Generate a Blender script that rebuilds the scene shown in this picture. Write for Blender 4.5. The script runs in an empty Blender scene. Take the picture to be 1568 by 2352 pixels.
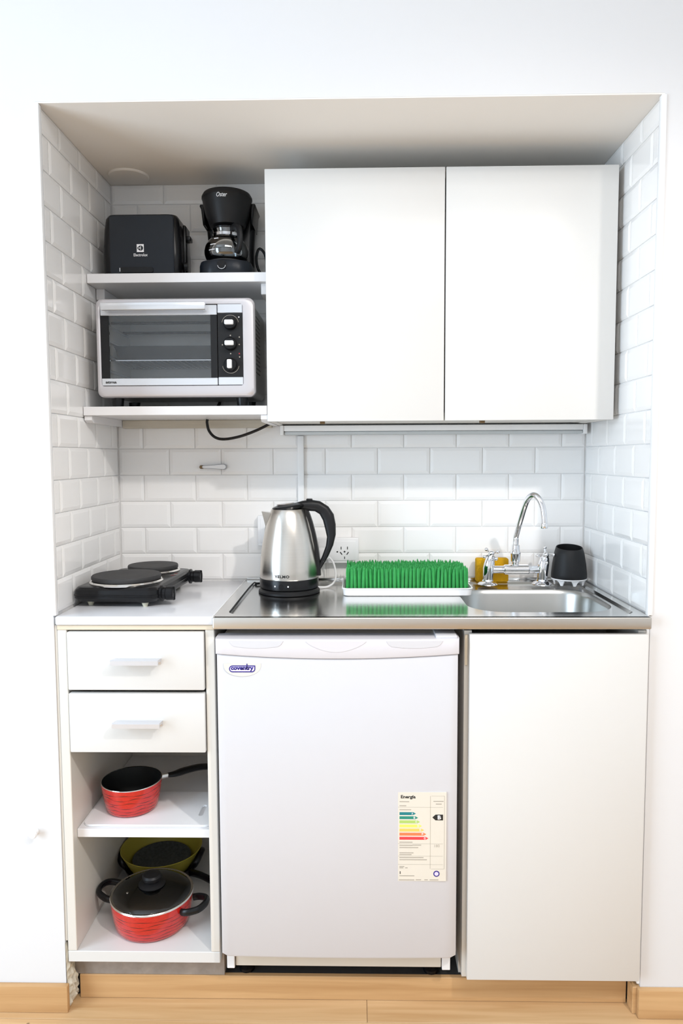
import bpy, bmesh, math, random
from mathutils import Matrix, Vector

random.seed(7)
sc = bpy.context.scene
COL = sc.collection
PI = math.pi

# ------------------------------------------------------------------ camera
W, D, H, ZC = 1.2876, 0.456, 1.9873, 0.908      # alcove width, depth, soffit height, worktop height

def setup_camera():
    f, yaw, pitch, roll = 1665.28, 0.0196, -0.0758, -0.0047
    cy_, sy_ = math.cos(yaw), math.sin(yaw)
    cp, sp = math.cos(pitch), math.sin(pitch)
    cr, sr = math.cos(roll), math.sin(roll)
    X = Vector((cy_, sy_, 0)); Y = Vector((-sy_, cy_, 0)); Z = Vector((0, 0, 1))
    F = cp * Y + sp * Z
    U = -sp * Y + cp * Z
    R = cr * X + sr * U
    U2 = cr * U - sr * X
    cam = bpy.data.cameras.new('camera')
    cam.sensor_fit = 'HORIZONTAL'; cam.sensor_width = 36.0
    cam.lens = f / 1568 * 36.0
    cam.clip_start = 0.02
    o = bpy.data.objects.new('camera', cam); COL.objects.link(o)
    m = Matrix((R, U2, -F)).transposed().to_4x4()
    m.translation = Vector((0.657875, -1.552015, 1.25229))
    o.matrix_world = m
    sc.camera = o
setup_camera()

# ------------------------------------------------------------------ world, lights, exposure
wd = bpy.data.worlds.new('world'); sc.world = wd
wd.use_nodes = True
bg = wd.node_tree.nodes['Background']
bg.inputs[0].default_value = (0.80, 0.90, 1.0, 1); bg.inputs[1].default_value = 1.0

def area(name, loc, target, sx, sy, power, col):
    L = bpy.data.lights.new(name, 'AREA'); L.shape = 'RECTANGLE'; L.size = sx; L.size_y = sy
    L.energy = power; L.color = col
    o = bpy.data.objects.new(name, L); COL.objects.link(o)
    o.location = loc
    o.rotation_euler = (Vector(target) - Vector(loc)).to_track_quat('-Z', 'Y').to_euler()
    return o
RX0, RX1, RY0, RZ1 = -1.45, 2.75, -3.3, 2.62       # the room: left, right, rear, ceiling
area('window_daylight', (RX0 + 0.02, -1.45, 1.18), (1.0, -1.45, 1.12), 1.5, 2.05, 52, (0.66, 0.83, 1.0))
area('ceiling_fill_light', (0.9, -1.7, RZ1 - 0.02), (0.9, -1.7, 0), 1.1, 1.1, 20, (1.0, 0.975, 0.95))  # unseen area light added under the ceiling for soft ambient fill
L = bpy.data.lights.new('ceiling_spot_lamp', 'SPOT'); L.energy = 82; L.color = (1.0, 0.95, 0.90); L.shadow_soft_size = 0.045
L.spot_size = math.radians(80); L.spot_blend = 0.9
o = bpy.data.objects.new('ceiling_spot_lamp', L); COL.objects.link(o); o.location = (1.70, -1.60, 2.56)
o.rotation_euler = (Vector((0.75, 0, 0.15)) - o.location).to_track_quat('-Z', 'Y').to_euler()

sc.cycles.max_bounces = 8
sc.cycles.adaptive_threshold = 0.02
sc.cycles.transmission_bounces = 6
sc.cycles.caustics_refractive = False
sc.view_settings.view_transform = 'Standard'
sc.view_settings.look = 'None'
sc.view_settings.gamma = 1.0
sc.view_settings.use_curve_mapping = False
sc.view_settings.exposure = 0.32

# ------------------------------------------------------------------ materials
def lin(c):
    return tuple((v / 12.92 if v <= 0.04045 else ((v + 0.055) / 1.055) ** 2.4) for v in c)
def rgb(r, g, b): return lin((r / 255, g / 255, b / 255))

def mat(name, col, rough=0.5, metal=0.0, var=0.03, scale=12, bump=0.0, bscale=60, coat=0.0, spec=0.5, trans=0.0, stretch=(1, 1, 1), ior=1.45):
    m = bpy.data.materials.new(name); m.use_nodes = True
    nt = m.node_tree; b = nt.nodes['Principled BSDF']
    tc = nt.nodes.new('ShaderNodeTexCoord'); mp = nt.nodes.new('ShaderNodeMapping')
    mp.inputs['Scale'].default_value = stretch
    nt.links.new(tc.outputs['Object'], mp.inputs[0])
    n = nt.nodes.new('ShaderNodeTexNoise'); n.inputs['Scale'].default_value = scale; n.inputs['Detail'].default_value = 2
    nt.links.new(mp.outputs[0], n.inputs['Vector'])
    mx = nt.nodes.new('ShaderNodeMix'); mx.data_type = 'RGBA'
    mx.inputs[6].default_value = (*[max(0, c * (1 - var)) for c in col], 1)
    mx.inputs[7].default_value = (*[min(1, c * (1 + var)) for c in col], 1)
    nt.links.new(n.outputs['Fac'], mx.inputs[0]); nt.links.new(mx.outputs[2], b.inputs['Base Color'])
    b.inputs['Roughness'].default_value = rough; b.inputs['Metallic'].default_value = metal
    b.inputs['Specular IOR Level'].default_value = spec
    b.inputs['Coat Weight'].default_value = coat
    b.inputs['Coat Roughness'].default_value = 0.08
    b.inputs['Transmission Weight'].default_value = trans
    b.inputs['IOR'].default_value = ior
    if bump > 0:
        n2 = nt.nodes.new('ShaderNodeTexNoise'); n2.inputs['Scale'].default_value = bscale; n2.inputs['Detail'].default_value = 1
        nt.links.new(mp.outputs[0], n2.inputs['Vector'])
        bp = nt.nodes.new('ShaderNodeBump'); bp.inputs['Strength'].default_value = bump; bp.inputs['Distance'].default_value = 0.002
        nt.links.new(n2.outputs['Fac'], bp.inputs['Height']); nt.links.new(bp.outputs[0], b.inputs['Normal'])
    return m

def glass_mat(name, tint, gloss=0.12, rough=0.02):
    m = bpy.data.materials.new(name); m.use_nodes = True
    nt = m.node_tree; nt.nodes.clear()
    out = nt.nodes.new('ShaderNodeOutputMaterial')
    tr = nt.nodes.new('ShaderNodeBsdfTransparent'); tr.inputs[0].default_value = (*tint, 1)
    gl = nt.nodes.new('ShaderNodeBsdfGlossy'); gl.inputs['Roughness'].default_value = rough; gl.inputs[0].default_value = (1, 1, 1, 1)
    fr = nt.nodes.new('ShaderNodeFresnel'); fr.inputs[0].default_value = 1.5
    ad = nt.nodes.new('ShaderNodeMath'); ad.operation = 'ADD'; ad.inputs[1].default_value = gloss; ad.use_clamp = True
    n = nt.nodes.new('ShaderNodeTexNoise'); n.inputs['Scale'].default_value = 30
    mu = nt.nodes.new('ShaderNodeMath'); mu.operation = 'MULTIPLY'; mu.inputs[1].default_value = 0.02
    a2 = nt.nodes.new('ShaderNodeMath'); a2.operation = 'ADD'
    mx = nt.nodes.new('ShaderNodeMixShader')
    nt.links.new(fr.outputs[0], ad.inputs[0]); nt.links.new(n.outputs['Fac'], mu.inputs[0])
    nt.links.new(ad.outputs[0], a2.inputs[0]); nt.links.new(mu.outputs[0], a2.inputs[1])
    nt.links.new(a2.outputs[0], mx.inputs[0]); nt.links.new(tr.outputs[0], mx.inputs[1]); nt.links.new(gl.outputs[0], mx.inputs[2])
    nt.links.new(mx.outputs[0], out.inputs[0])
    return m

def wood_mat(name, c1, c2, rough=0.38):
    m = bpy.data.materials.new(name); m.use_nodes = True
    nt = m.node_tree; b = nt.nodes['Principled BSDF']
    tc = nt.nodes.new('ShaderNodeTexCoord'); mp = nt.nodes.new('ShaderNodeMapping')
    oi = nt.nodes.new('ShaderNodeObjectInfo')
    mul = nt.nodes.new('ShaderNodeVectorMath'); mul.operation = 'ADD'
    cmb = nt.nodes.new('ShaderNodeCombineXYZ')
    sca = nt.nodes.new('ShaderNodeMath'); sca.operation = 'MULTIPLY'; sca.inputs[1].default_value = 13.0
    nt.links.new(oi.outputs['Random'], sca.inputs[0]); nt.links.new(sca.outputs[0], cmb.inputs[1]); nt.links.new(sca.outputs[0], cmb.inputs[0])
    nt.links.new(tc.outputs['Object'], mul.inputs[0]); nt.links.new(cmb.outputs[0], mul.inputs[1])
    mp.inputs['Scale'].default_value = (1.1, 22, 22)
    nt.links.new(mul.outputs[0], mp.inputs[0])
    n = nt.nodes.new('ShaderNodeTexNoise'); n.inputs['Scale'].default_value = 2.2; n.inputs['Detail'].default_value = 6; n.inputs['Distortion'].default_value = 0.5
    nt.links.new(mp.outputs[0], n.inputs['Vector'])
    cr = nt.nodes.new('ShaderNodeValToRGB')
    cr.color_ramp.elements[0].position = 0.3; cr.color_ramp.elements[0].color = (*c1, 1)
    cr.color_ramp.elements[1].position = 0.68; cr.color_ramp.elements[1].color = (*c2, 1)
    nt.links.new(n.outputs['Fac'], cr.inputs[0])
    # a few small dark knots and nicks
    v = nt.nodes.new('ShaderNodeTexVoronoi'); v.inputs['Scale'].default_value = 5.5
    nt.links.new(mul.outputs[0], v.inputs['Vector'])
    kr = nt.nodes.new('ShaderNodeValToRGB'); kr.color_ramp.elements[0].position = 0.016; kr.color_ramp.elements[0].color = (0.35, 0.35, 0.35, 1)
    kr.color_ramp.elements[1].position = 0.03; kr.color_ramp.elements[1].color = (1, 1, 1, 1)
    nt.links.new(v.outputs['Distance'], kr.inputs[0])
    hv = nt.nodes.new('ShaderNodeMix'); hv.data_type = 'RGBA'; hv.blend_type = 'MULTIPLY'; hv.inputs[0].default_value = 1
    nt.links.new(cr.outputs[0], hv.inputs[6]); nt.links.new(kr.outputs[0], hv.inputs[7])
    nt.links.new(hv.outputs[2], b.inputs['Base Color'])
    b.inputs['Roughness'].default_value = rough
    bp = nt.nodes.new('ShaderNodeBump'); bp.inputs['Strength'].default_value = 0.08; bp.inputs['Distance'].default_value = 0.001
    nt.links.new(n.outputs['Fac'], bp.inputs['Height']); nt.links.new(bp.outputs[0], b.inputs['Normal'])
    return m

def enamel_mat(name):
    """red enamel printed with thin dark wavy bands running round the pan"""
    m = bpy.data.materials.new(name); m.use_nodes = True
    nt = m.node_tree; b = nt.nodes['Principled BSDF']; N = nt.nodes.new; Lk = nt.links.new
    def math_(op, a, c=None):
        q = N('ShaderNodeMath'); q.operation = op
        for i, v in enumerate((a, c)):
            if v is None: continue
            if isinstance(v, (int, float)): q.inputs[i].default_value = v
            else: Lk(v, q.inputs[i])
        return q.outputs[0]
    tc = N('ShaderNodeTexCoord'); sp = N('ShaderNodeSeparateXYZ'); Lk(tc.outputs['Object'], sp.inputs[0])
    ang = math_('ARCTAN2', sp.outputs[1], sp.outputs[0])
    zz = sp.outputs[2]
    acc = None
    for k, (z0, amp, fr, ph) in enumerate(((0.010, .0012, 5, 0.2), (0.0175, .0020, 6, 0.6), (0.0265, .0022, 6, 1.1), (0.036, .0026, 5, 2.0), (0.0465, .0022, 6, 2.3), (0.0565, .0014, 5, 3.0))):
        s = math_('SINE', math_('ADD', math_('MULTIPLY', ang, fr), ph))
        s2 = math_('SINE', math_('ADD', math_('MULTIPLY', ang, fr * 2 + 1), ph * 2))
        wv = math_('ADD', math_('MULTIPLY', s, amp), math_('MULTIPLY', s2, amp * .15))
        d = math_('ABSOLUTE', math_('SUBTRACT', zz, math_('ADD', wv, z0)))
        line = math_('LESS_THAN', d, math_('ADD', 0.00060, math_('MULTIPLY', s2, .00030)))
        acc = line if acc is None else math_('MAXIMUM', acc, line)
    n = N('ShaderNodeTexNoise'); n.inputs['Scale'].default_value = 25
    c0 = N('ShaderNodeMix'); c0.data_type = 'RGBA'
    c0.inputs[6].default_value = (*rgb(176, 22, 20), 1); c0.inputs[7].default_value = (*rgb(214, 40, 30), 1)
    Lk(n.outputs['Fac'], c0.inputs[0])
    mx = N('ShaderNodeMix'); mx.data_type = 'RGBA'; Lk(acc, mx.inputs[0]); Lk(c0.outputs[2], mx.inputs[6]); mx.inputs[7].default_value = (*rgb(88, 10, 12), 1)
    Lk(mx.outputs[2], b.inputs['Base Color'])
    b.inputs['Roughness'].default_value = 0.24; b.inputs['Coat Weight'].default_value = 0.4
    return m

M = {}
M['wall'] = mat('wall_paint', (0.745, 0.74, 0.745), 0.75, var=0.015, scale=3)
M['soffit'] = mat('soffit_paint', (0.86, 0.82, 0.77), 0.8, var=0.02, scale=4)
M['roomwall'] = mat('room_paint', (0.78, 0.79, 0.80), 0.8, var=0.02, scale=3)
M['tile'] = mat('glazed_tile', (0.91, 0.895, 0.88), 0.12, var=0.03, scale=5, spec=0.6)
M['grout'] = mat('tile_grout', (0.85, 0.835, 0.82), 0.85, var=0.06, scale=30)
M['trimw'] = mat('white_trim', (0.88, 0.88, 0.88), 0.35)
M['plaster'] = mat('chipped_plaster', (0.62, 0.57, 0.47), 0.9, var=0.25, scale=60, bump=0.8, bscale=90)
M['concrete'] = mat('raw_concrete', (0.33, 0.28, 0.24), 0.9, var=0.25, scale=40, bump=0.6, bscale=90)
M['plinth'] = mat('dark_plinth', (0.028, 0.028, 0.028), 0.85, var=0.4, scale=30, bump=0.5, bscale=60)  # near-black base colour, randomly mottled and bumpy
M['dark'] = mat('dark_cavity', (0.03, 0.03, 0.03), 0.8)
M['floorwood'] = wood_mat('floor_wood', rgb(192, 152, 106), rgb(214, 180, 136))
M['skirtwood'] = wood_mat('skirting_wood', rgb(188, 145, 97), rgb(210, 170, 122), 0.42)
M['lam'] = mat('cream_laminate', (0.71, 0.675, 0.62), 0.34, var=0.02, scale=4)
M['lamw'] = mat('white_laminate', (0.71, 0.70, 0.68), 0.30, var=0.012, scale=4)
M['lamin'] = mat('cabinet_inner', (0.62, 0.58, 0.52), 0.45, var=0.03, scale=6)
M['edge'] = mat('edge_band', (0.70, 0.60, 0.46), 0.45, var=0.05, scale=20)
M['shelfw'] = mat('white_shelf', (0.80, 0.79, 0.80), 0.35, var=0.015, scale=5)
M['batten'] = mat('timber_batten', (0.60, 0.55, 0.46), 0.7, var=0.12, scale=12, stretch=(1, 8, 8))
M['alu'] = mat('matt_aluminium', (0.70, 0.70, 0.73), 0.38, metal=0.6)
M['hookrim'] = mat('hook_rim', (0.33, 0.33, 0.35), 0.4, metal=0.6)
M['stone'] = mat('pale_marble', (0.72, 0.72, 0.745), 0.22, var=0.16, scale=7, coat=0.2)
M['steel'] = mat('brushed_steel', (0.72, 0.715, 0.70), 0.15, metal=1.0, var=0.05, scale=4, stretch=(1, 60, 60), bump=0.03, bscale=20)
M['steelb'] = mat('basin_steel', (0.50, 0.50, 0.485), 0.30, metal=1.0, var=0.06, scale=10)
M['apron'] = mat('satin_steel_apron', (0.62, 0.58, 0.53), 0.34, metal=1.0, var=0.05, scale=3, stretch=(1, 50, 50))
M['kettle'] = mat('kettle_steel', (0.66, 0.63, 0.585), 0.24, metal=1.0, var=0.05, scale=3, stretch=(1, 1, 120))
M['chrome'] = mat('chrome', (0.80, 0.80, 0.82), 0.07, metal=1.0, var=0.02)
M['black'] = mat('black_plastic', (0.006, 0.006, 0.007), 0.26, var=0.1, spec=0.35)
M['blackm'] = mat('matt_black', (0.008, 0.008, 0.009), 0.45, var=0.15, spec=0.35)
M['charcoal'] = mat('charcoal_rubber', (0.012, 0.012, 0.013), 0.5, var=0.1, spec=0.35)
M['toaster'] = mat('toaster_front', (0.010, 0.013, 0.019), 0.34, var=0.1, spec=0.35)
M['burner'] = mat('cast_iron', (0.030, 0.029, 0.030), 0.62, var=0.15, scale=40, bump=0.25, bscale=120)
M['white'] = mat('white_plastic', (0.86, 0.86, 0.87), 0.35, var=0.015)
M['fridge'] = mat('fridge_enamel', (0.635, 0.627, 0.65), 0.28, var=0.01, scale=6, coat=0.15)
M['fridgecap'] = mat('fridge_cap_plastic', (0.675, 0.655, 0.685), 0.32, var=0.012)
M['kick'] = mat('kick_plate', (0.70, 0.645, 0.56), 0.5, var=0.05)
M['silver'] = mat('silver_paint', (0.60, 0.58, 0.60), 0.36, metal=0.45, var=0.02)
M['silverl'] = mat('silver_trim', (0.72, 0.74, 0.78), 0.24, metal=0.5, var=0.02)
M['galv'] = mat('galvanised', (0.46, 0.46, 0.45), 0.36, metal=0.8, var=0.12, scale=14)
M['liner'] = mat('oven_liner', (0.86, 0.85, 0.82), 0.4, metal=0.1, var=0.08)
M['glass'] = glass_mat('oven_glass', (0.93, 0.94, 0.95), 0.0)
M['clear'] = glass_mat('clear_glass', (0.90, 0.92, 0.93), 0.05)
M['smoke'] = glass_mat('smoked_lid_glass', (0.42, 0.43, 0.42), 0.02)
M['green'] = mat('green_silicone', rgb(46, 150, 72), 0.5, var=0.25, scale=60)
M['greend'] = mat('green_base', rgb(24, 92, 44), 0.6, var=0.15)
M['sponge'] = mat('yellow_sponge', rgb(206, 156, 12), 0.9, var=0.2, scale=60, bump=0.8, bscale=220)
M['yellow'] = mat('yellow_plastic', rgb(172, 160, 58), 0.4, var=0.06)
M['enamel'] = enamel_mat('red_enamel')
M['enblack'] = mat('nonstick_black', (0.010, 0.010, 0.010), 0.45, var=0.2, scale=80)
M['speckle'] = mat('speckled_dark', (0.05, 0.055, 0.06), 0.6, var=0.8, scale=140, bump=0.5, bscale=200)
M['rim'] = mat('polished_rim', (0.82, 0.80, 0.77), 0.12, metal=1.0)
M['navy'] = mat('navy_print', rgb(46, 34, 130), 0.4)
M['lilac'] = mat('lilac_print', rgb(222, 214, 246), 0.4)
M['badge'] = mat('badge_plate', (0.70, 0.685, 0.63), 0.35, var=0.02)
M['paper'] = mat('cream_sticker', rgb(226, 219, 206), 0.5, var=0.015)
M['ink'] = mat('black_ink', (0.02, 0.02, 0.02), 0.5)
M['inkg'] = mat('grey_ink', rgb(176, 168, 156), 0.6)
M['inkw'] = mat('white_ink', (0.85, 0.85, 0.87), 0.45)
M['plugbrown'] = mat('brown_metal', rgb(120, 96, 66), 0.4, metal=0.5)
M['cream'] = mat('cream_foot', rgb(216, 212, 190), 0.5)
M['lampgrey'] = mat('grey_diffuser', (0.56, 0.59, 0.60), 0.4)
M['red'] = mat('red_print', rgb(170, 40, 50), 0.5)
for nm, c in (('e_a', (32, 128, 134)), ('e_b', (44, 140, 122)), ('e_c', (176, 206, 110)), ('e_d', (230, 232, 110)), ('e_e', (252, 204, 104)), ('e_f', (246, 130, 84)), ('e_g', (236, 70, 76))):
    M[nm] = mat('label_' + nm, rgb(*c), 0.5)

# ------------------------------------------------------------------ mesh helpers
def BM(): return bmesh.new()
def merge(bm, t):
    me = bpy.data.meshes.new('t'); t.to_mesh(me); t.free(); bm.from_mesh(me); bpy.data.meshes.remove(me)
def box(bm, x0, x1, y0, y1, z0, z1, bev=0.0, seg=2):
    t = bmesh.new()
    bmesh.ops.create_cube(t, size=1)
    for v in t.verts:
        v.co = Vector(((x0 + x1) / 2 + v.co.x * (x1 - x0), (y0 + y1) / 2 + v.co.y * (y1 - y0), (z0 + z1) / 2 + v.co.z * (z1 - z0)))
    if bev > 0:
        bmesh.ops.bevel(t, geom=t.edges[:], offset=bev, segments=seg, affect='EDGES', profile=0.5)
    merge(bm, t); return bm
def loft(bm, loops, cap0=True, cap1=True):
    rows = [[bm.verts.new(p) for p in lp] for lp in loops]
    n = len(rows[0])
    for a, b in zip(rows, rows[1:]):
        for i in range(n):
            bm.faces.new((a[i], a[(i + 1) % n], b[(i + 1) % n], b[i]))
    if cap0: bm.faces.new(rows[0][::-1])
    if cap1: bm.faces.new(rows[-1])
    return rows
def lathe(bm, prof, seg=36, c=(0, 0, 0), mtx=None, close=False):
    """prof: list of (r, z); r<=1e-6 collapses to a pole"""
    rows = []
    for r, z in prof:
        if r < 1e-6:
            p = Vector((0, 0, z)); rows.append([p])
        else:
            rows.append([Vector((r * math.cos(2 * PI * k / seg), r * math.sin(2 * PI * k / seg), z)) for k in range(seg)])
    rr = []
    for row in rows:
        rr.append([bm.verts.new(((mtx @ p) if mtx else p) + Vector(c)) for p in row])
    pairs = list(zip(rr, rr[1:]))
    if close: pairs.append((rr[-1], rr[0]))
    for a, b in pairs:
        for k in range(seg):
            k2 = (k + 1) % seg
            if len(a) == 1 and len(b) == 1: continue
            if len(a) == 1: bm.faces.new((a[0], b[k2], b[k]))
            elif len(b) == 1: bm.faces.new((a[k], a[k2], b[0]))
            else: bm.faces.new((a[k], a[k2], b[k2], b[k]))
    return bm
def smooth_path(pts, n=6):
    P = [Vector(p) for p in pts]; out = []
    for i in range(len(P) - 1):
        p0 = P[max(i - 1, 0)]; p1 = P[i]; p2 = P[i + 1]; p3 = P[min(i + 2, len(P) - 1)]
        for k in range(n):
            t = k / n
            out.append(0.5 * ((2 * p1) + (p2 - p0) * t + (2 * p0 - 5 * p1 + 4 * p2 - p3) * t * t + (3 * p1 - p0 - 3 * p2 + p3) * t ** 3))
    out.append(P[-1]); return out
def tube(bm, pts, r, seg=10, caps=True, flat=1.0, up=(0, 0, 1)):
    """r: number or list per point; flat scales the section along the second axis"""
    P = [Vector(p) for p in pts]; n = len(P)
    R = r if isinstance(r, (list, tuple)) else [r] * n
    loops = []; prev = None
    for i, p in enumerate(P):
        t = (P[min(i + 1, n - 1)] - P[max(i - 1, 0)]).normalized()
        if prev is None:
            u = Vector(up)
            if abs(u.dot(t)) > 0.95: u = Vector((1, 0, 0))
            a = (u - t * u.dot(t)).normalized()
        else:
            a = (prev - t * prev.dot(t)).normalized()
        prev = a; b = t.cross(a)
        loops.append([p + R[i] * (math.cos(2 * PI * k / seg) * a + flat * math.sin(2 * PI * k / seg) * b) for k in range(seg)])
    loft(bm, loops, caps, caps); return bm
def rrect(x0, x1, y0, y1, r, n=5):
    out = []
    for cx, cy, a0 in ((x1 - r, y1 - r, 0), (x0 + r, y1 - r, 90), (x0 + r, y0 + r, 180), (x1 - r, y0 + r, 270)):
        for k in range(n + 1):
            a = math.radians(a0 + 90 * k / n); out.append((cx + r * math.cos(a), cy + r * math.sin(a)))
    return out
def prism_y(bm, outline, y0, y1):
    """outline in (x, z), extruded along y"""
    loft(bm, [[(x, y0, z) for x, z in outline], [(x, y1, z) for x, z in outline]]); return bm
def prism_z(bm, outline, z0, z1):
    loft(bm, [[(x, y, z0) for x, y in outline], [(x, y, z1) for x, y in outline]]); return bm
def prism_x(bm, outline, x0, x1):
    loft(bm, [[(x0, y, z) for y, z in outline], [(x1, y, z) for y, z in outline]]); return bm
def xf(bm, m):
    bmesh.ops.transform(bm, matrix=m, verts=bm.verts[:]); return bm

ROOT = {}
def root_loc(o):
    while o.parent: o = o.parent
    return o.location
def obj(name, bm, m, parent=None, smooth=True, local=False, ang=35):
    bmesh.ops.recalc_face_normals(bm, faces=bm.faces[:])
    if parent is not None and not local:
        bmesh.ops.translate(bm, vec=-root_loc(parent), verts=bm.verts[:])
    me = bpy.data.meshes.new(name); bm.to_mesh(me); bm.free()
    me.materials.append(M[m] if isinstance(m, str) else m)
    if smooth:
        me.shade_smooth(); me.set_sharp_from_angle(angle=math.radians(ang))
    o = bpy.data.objects.new(name, me); COL.objects.link(o)
    if parent is not None: o.parent = parent
    return o
def tag(o, label, cat, group=None):
    o['label'] = label; o['category'] = cat
    if group: o['group'] = group
    return o
def thing(name, label, cat, loc, rotz=0, group=None):
    o = bpy.data.objects.new(name, None); COL.objects.link(o); o.empty_display_size = 0.05
    o.location = loc; o.rotation_euler = (0, 0, rotz)
    return tag(o, label, cat, group)
def struct(name, bm, m, label=None, smooth=True):
    o = obj(name, bm, m, None, smooth); o['kind'] = 'structure'
    if label: o['label'] = label
    return o
def text_bm(s, width, height=None, depth=0.0004, shear=0.0, bold=0.0, space=1.0):
    """text lying in the xz plane, facing -y, centred on the origin"""
    cu = bpy.data.curves.new('txt', 'FONT'); cu.body = s; cu.size = 1; cu.extrude = 0.0; cu.shear = shear; cu.offset = bold
    cu.space_character = space; cu.resolution_u = 3
    o = bpy.data.objects.new('txt', cu); COL.objects.link(o)
    dg = bpy.context.evaluated_depsgraph_get(); dg.update()
    me = bpy.data.meshes.new_from_object(o.evaluated_get(dg))
    bpy.data.objects.remove(o); bpy.data.curves.remove(cu)
    bm = bmesh.new(); bm.from_mesh(me); bpy.data.meshes.remove(me)
    xs = [v.co.x for v in bm.verts]; ys = [v.co.y for v in bm.verts]
    w = max(xs) - min(xs); h = max(ys) - min(ys)
    sx = width / w; sy = (height / h) if height else sx
    cx = (max(xs) + min(xs)) / 2; cy = (max(ys) + min(ys)) / 2
    for v in bm.verts:
        v.co = Vector(((v.co.x - cx) * sx, 0, (v.co.y - cy) * sy))
    r = bmesh.ops.extrude_face_region(bm, geom=bm.faces[:])
    bmesh.ops.translate(bm, vec=(0, -depth, 0), verts=[g for g in r['geom'] if isinstance(g, bmesh.types.BMVert)])
    return bm
def moved(bm, x, y, z):
    bmesh.ops.translate(bm, vec=(x, y, z), verts=bm.verts[:]); return bm

# ------------------------------------------------------------------ the room
TB = 0.0038                         # depth of tile plus bed in front of the wall
bm = BM()
box(bm, RX0, -TB, 0, 0.05, 0, RZ1); box(bm, W + TB, RX1, 0, 0.05, 0, RZ1); box(bm, -TB, W + TB, 0, 0.05, H + .003, RZ1)
struct('wall_front', bm, 'wall', 'white painted wall around the kitchen niche', smooth=False)
wl = struct('wall_left', box(BM(), -0.1, -TB, 0.05, D + 0.1, 0, H + 0.1), 'grout', 'left tiled side wall of the niche', smooth=False)
wr = struct('wall_right', box(BM(), W + TB, W + 0.1, 0.05, D + 0.1, 0, H + 0.1), 'grout', 'right tiled side wall of the niche', smooth=False)
wb = struct('wall_back', box(BM(), -TB, W + TB, D + TB, D + 0.1, 0, H + 0.1), 'grout', 'tiled back wall of the niche', smooth=False)
struct('ceiling_niche', box(box(BM(), -TB, W + TB, 0.0505, D + TB, H, H + 0.1), -TB, W + TB, 0.0003, 0.0505, H, H + 0.0029), 'soffit', 'beige painted soffit of the niche', smooth=False)
# rest of the room, behind the camera
bm = BM()
wy0, wy1, wz0, wz1 = -2.25, -0.65, 0.08, 2.28
box(bm, RX0 - 0.1, RX0, RY0, 0, 0, wz0); box(bm, RX0 - 0.1, RX0, RY0, 0, wz1, RZ1)
box(bm, RX0 - 0.1, RX0, RY0, wy0, wz0, wz1); box(bm, RX0 - 0.1, RX0, wy1, 0, wz0, wz1)
struct('wall_room_left', bm, 'roomwall', smooth=False)
struct('wall_room_right', box(BM(), RX1, RX1 + 0.1, RY0, 0, 0, RZ1), 'roomwall', smooth=False)
struct('wall_room_rear', box(BM(), RX0 - 0.1, RX1 + 0.1, RY0 - 0.1, RY0, 0, RZ1), 'roomwall', smooth=False)
struct('ceiling_room', box(BM(), RX0 - 0.1, RX1 + 0.1, RY0 - 0.1, 0.05, RZ1, RZ1 + 0.1), 'roomwall', smooth=False)
bm = BM()
for a, b, c, d in ((wy0, wy1, wz0, wz0 + .05), (wy0, wy1, wz1 - .05, wz1), (wy0, wy0 + .05, wz0, wz1), (wy1 - .05, wy1, wz0, wz1), (-1.475, -1.425, wz0, wz1)):
    box(bm, RX0 - 0.08, RX0 - 0.03, a, b, c, d)
struct('window_1', bm, 'trimw', 'white window frame in the left wall of the room', smooth=False)

# floor with planks
fl = struct('floor', box(BM(), RX0 - .1, RX1 + .1, RY0 - .1, D + .1, -0.06, -0.012), 'concrete', 'pale wood laminate floor', smooth=False)
PL, PWD = 1.2, 0.19
plank_mesh = {}
def plank(x0, x1, y0, y1):
    key = (round(x1 - x0, 3), round(y1 - y0, 3))
    if key not in plank_mesh:
        bm = BM(); box(bm, 0.0004, key[0] - 0.0004, 0.0004, key[1] - 0.0004, -0.012, 0, 0.0006, 1)
        o = obj('plank', bm, 'floorwood', fl, local=True, smooth=False); plank_mesh[key] = o.data
    else:
        o = bpy.data.objects.new('plank', plank_mesh[key]); COL.objects.link(o); o.parent = fl
    o.location = (x0, y0, 0)
for r in range(-1, 17):
    y1 = -0.031 - PWD * r; y0 = max(y1 - PWD, RY0)
    xs = RX0 + (0.068, -0.52, -0.27)[r % 3]
    x = xs
    while x < RX1:
        a, b = max(x, RX0), min(x + PL, RX1)
        if b - a > 0.02: plank(a, b, y0, y1)
        x += PL

# ------------------------------------------------------------------ tiles
TW, TH, ZT, X0 = 0.1444, 0.07315, 1.2771, 0.1413
tile_mesh = {}
def tile_obj(parent, w, h, loc, rz):
    key = (round(w, 3), round(h, 3))
    if key not in tile_mesh:
        g = 0.0009; b = min(0.0085, w * .28, h * .28); w2, h2 = key[0] - 2 * g, key[1] - 2 * g
        bm = BM()
        lp = lambda i, y: [(g + i, y, g + i), (g + w2 - i, y, g + i), (g + w2 - i, y, g + h2 - i), (g + i, y, g + h2 - i)]
        loft(bm, [lp(0, 0.0), lp(0, -0.0017), lp(0.0006, -0.0022), lp(b, -TB)])
        o = obj('tile', bm, 'tile', parent, smooth=False, local=True); tile_mesh[key] = o.data
    else:
        o = bpy.data.objects.new('tile', tile_mesh[key]); COL.objects.link(o); o.parent = parent
    o.location = loc; o.rotation_euler = (0, 0, rz)
rows = []
i = 5
while True:
    z1 = ZT - (i - 1) * TH; z0 = z1 - TH
    if z0 > H - 0.012: break
    rows.append((i - 1, max(z0, ZC), min(z1, H))); i -= 1
def cols(phase, pitch, a, b):
    n = math.floor((a - phase) / pitch); out = []
    x = phase + n * pitch
    while x < b:
        l, r = max(x, a), min(x + pitch, b)
        if r - l > 0.006: out.append((l, r))
        x += pitch
    return out
SP = 0.1175                                  # pitch of the tiles along the side walls
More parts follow.
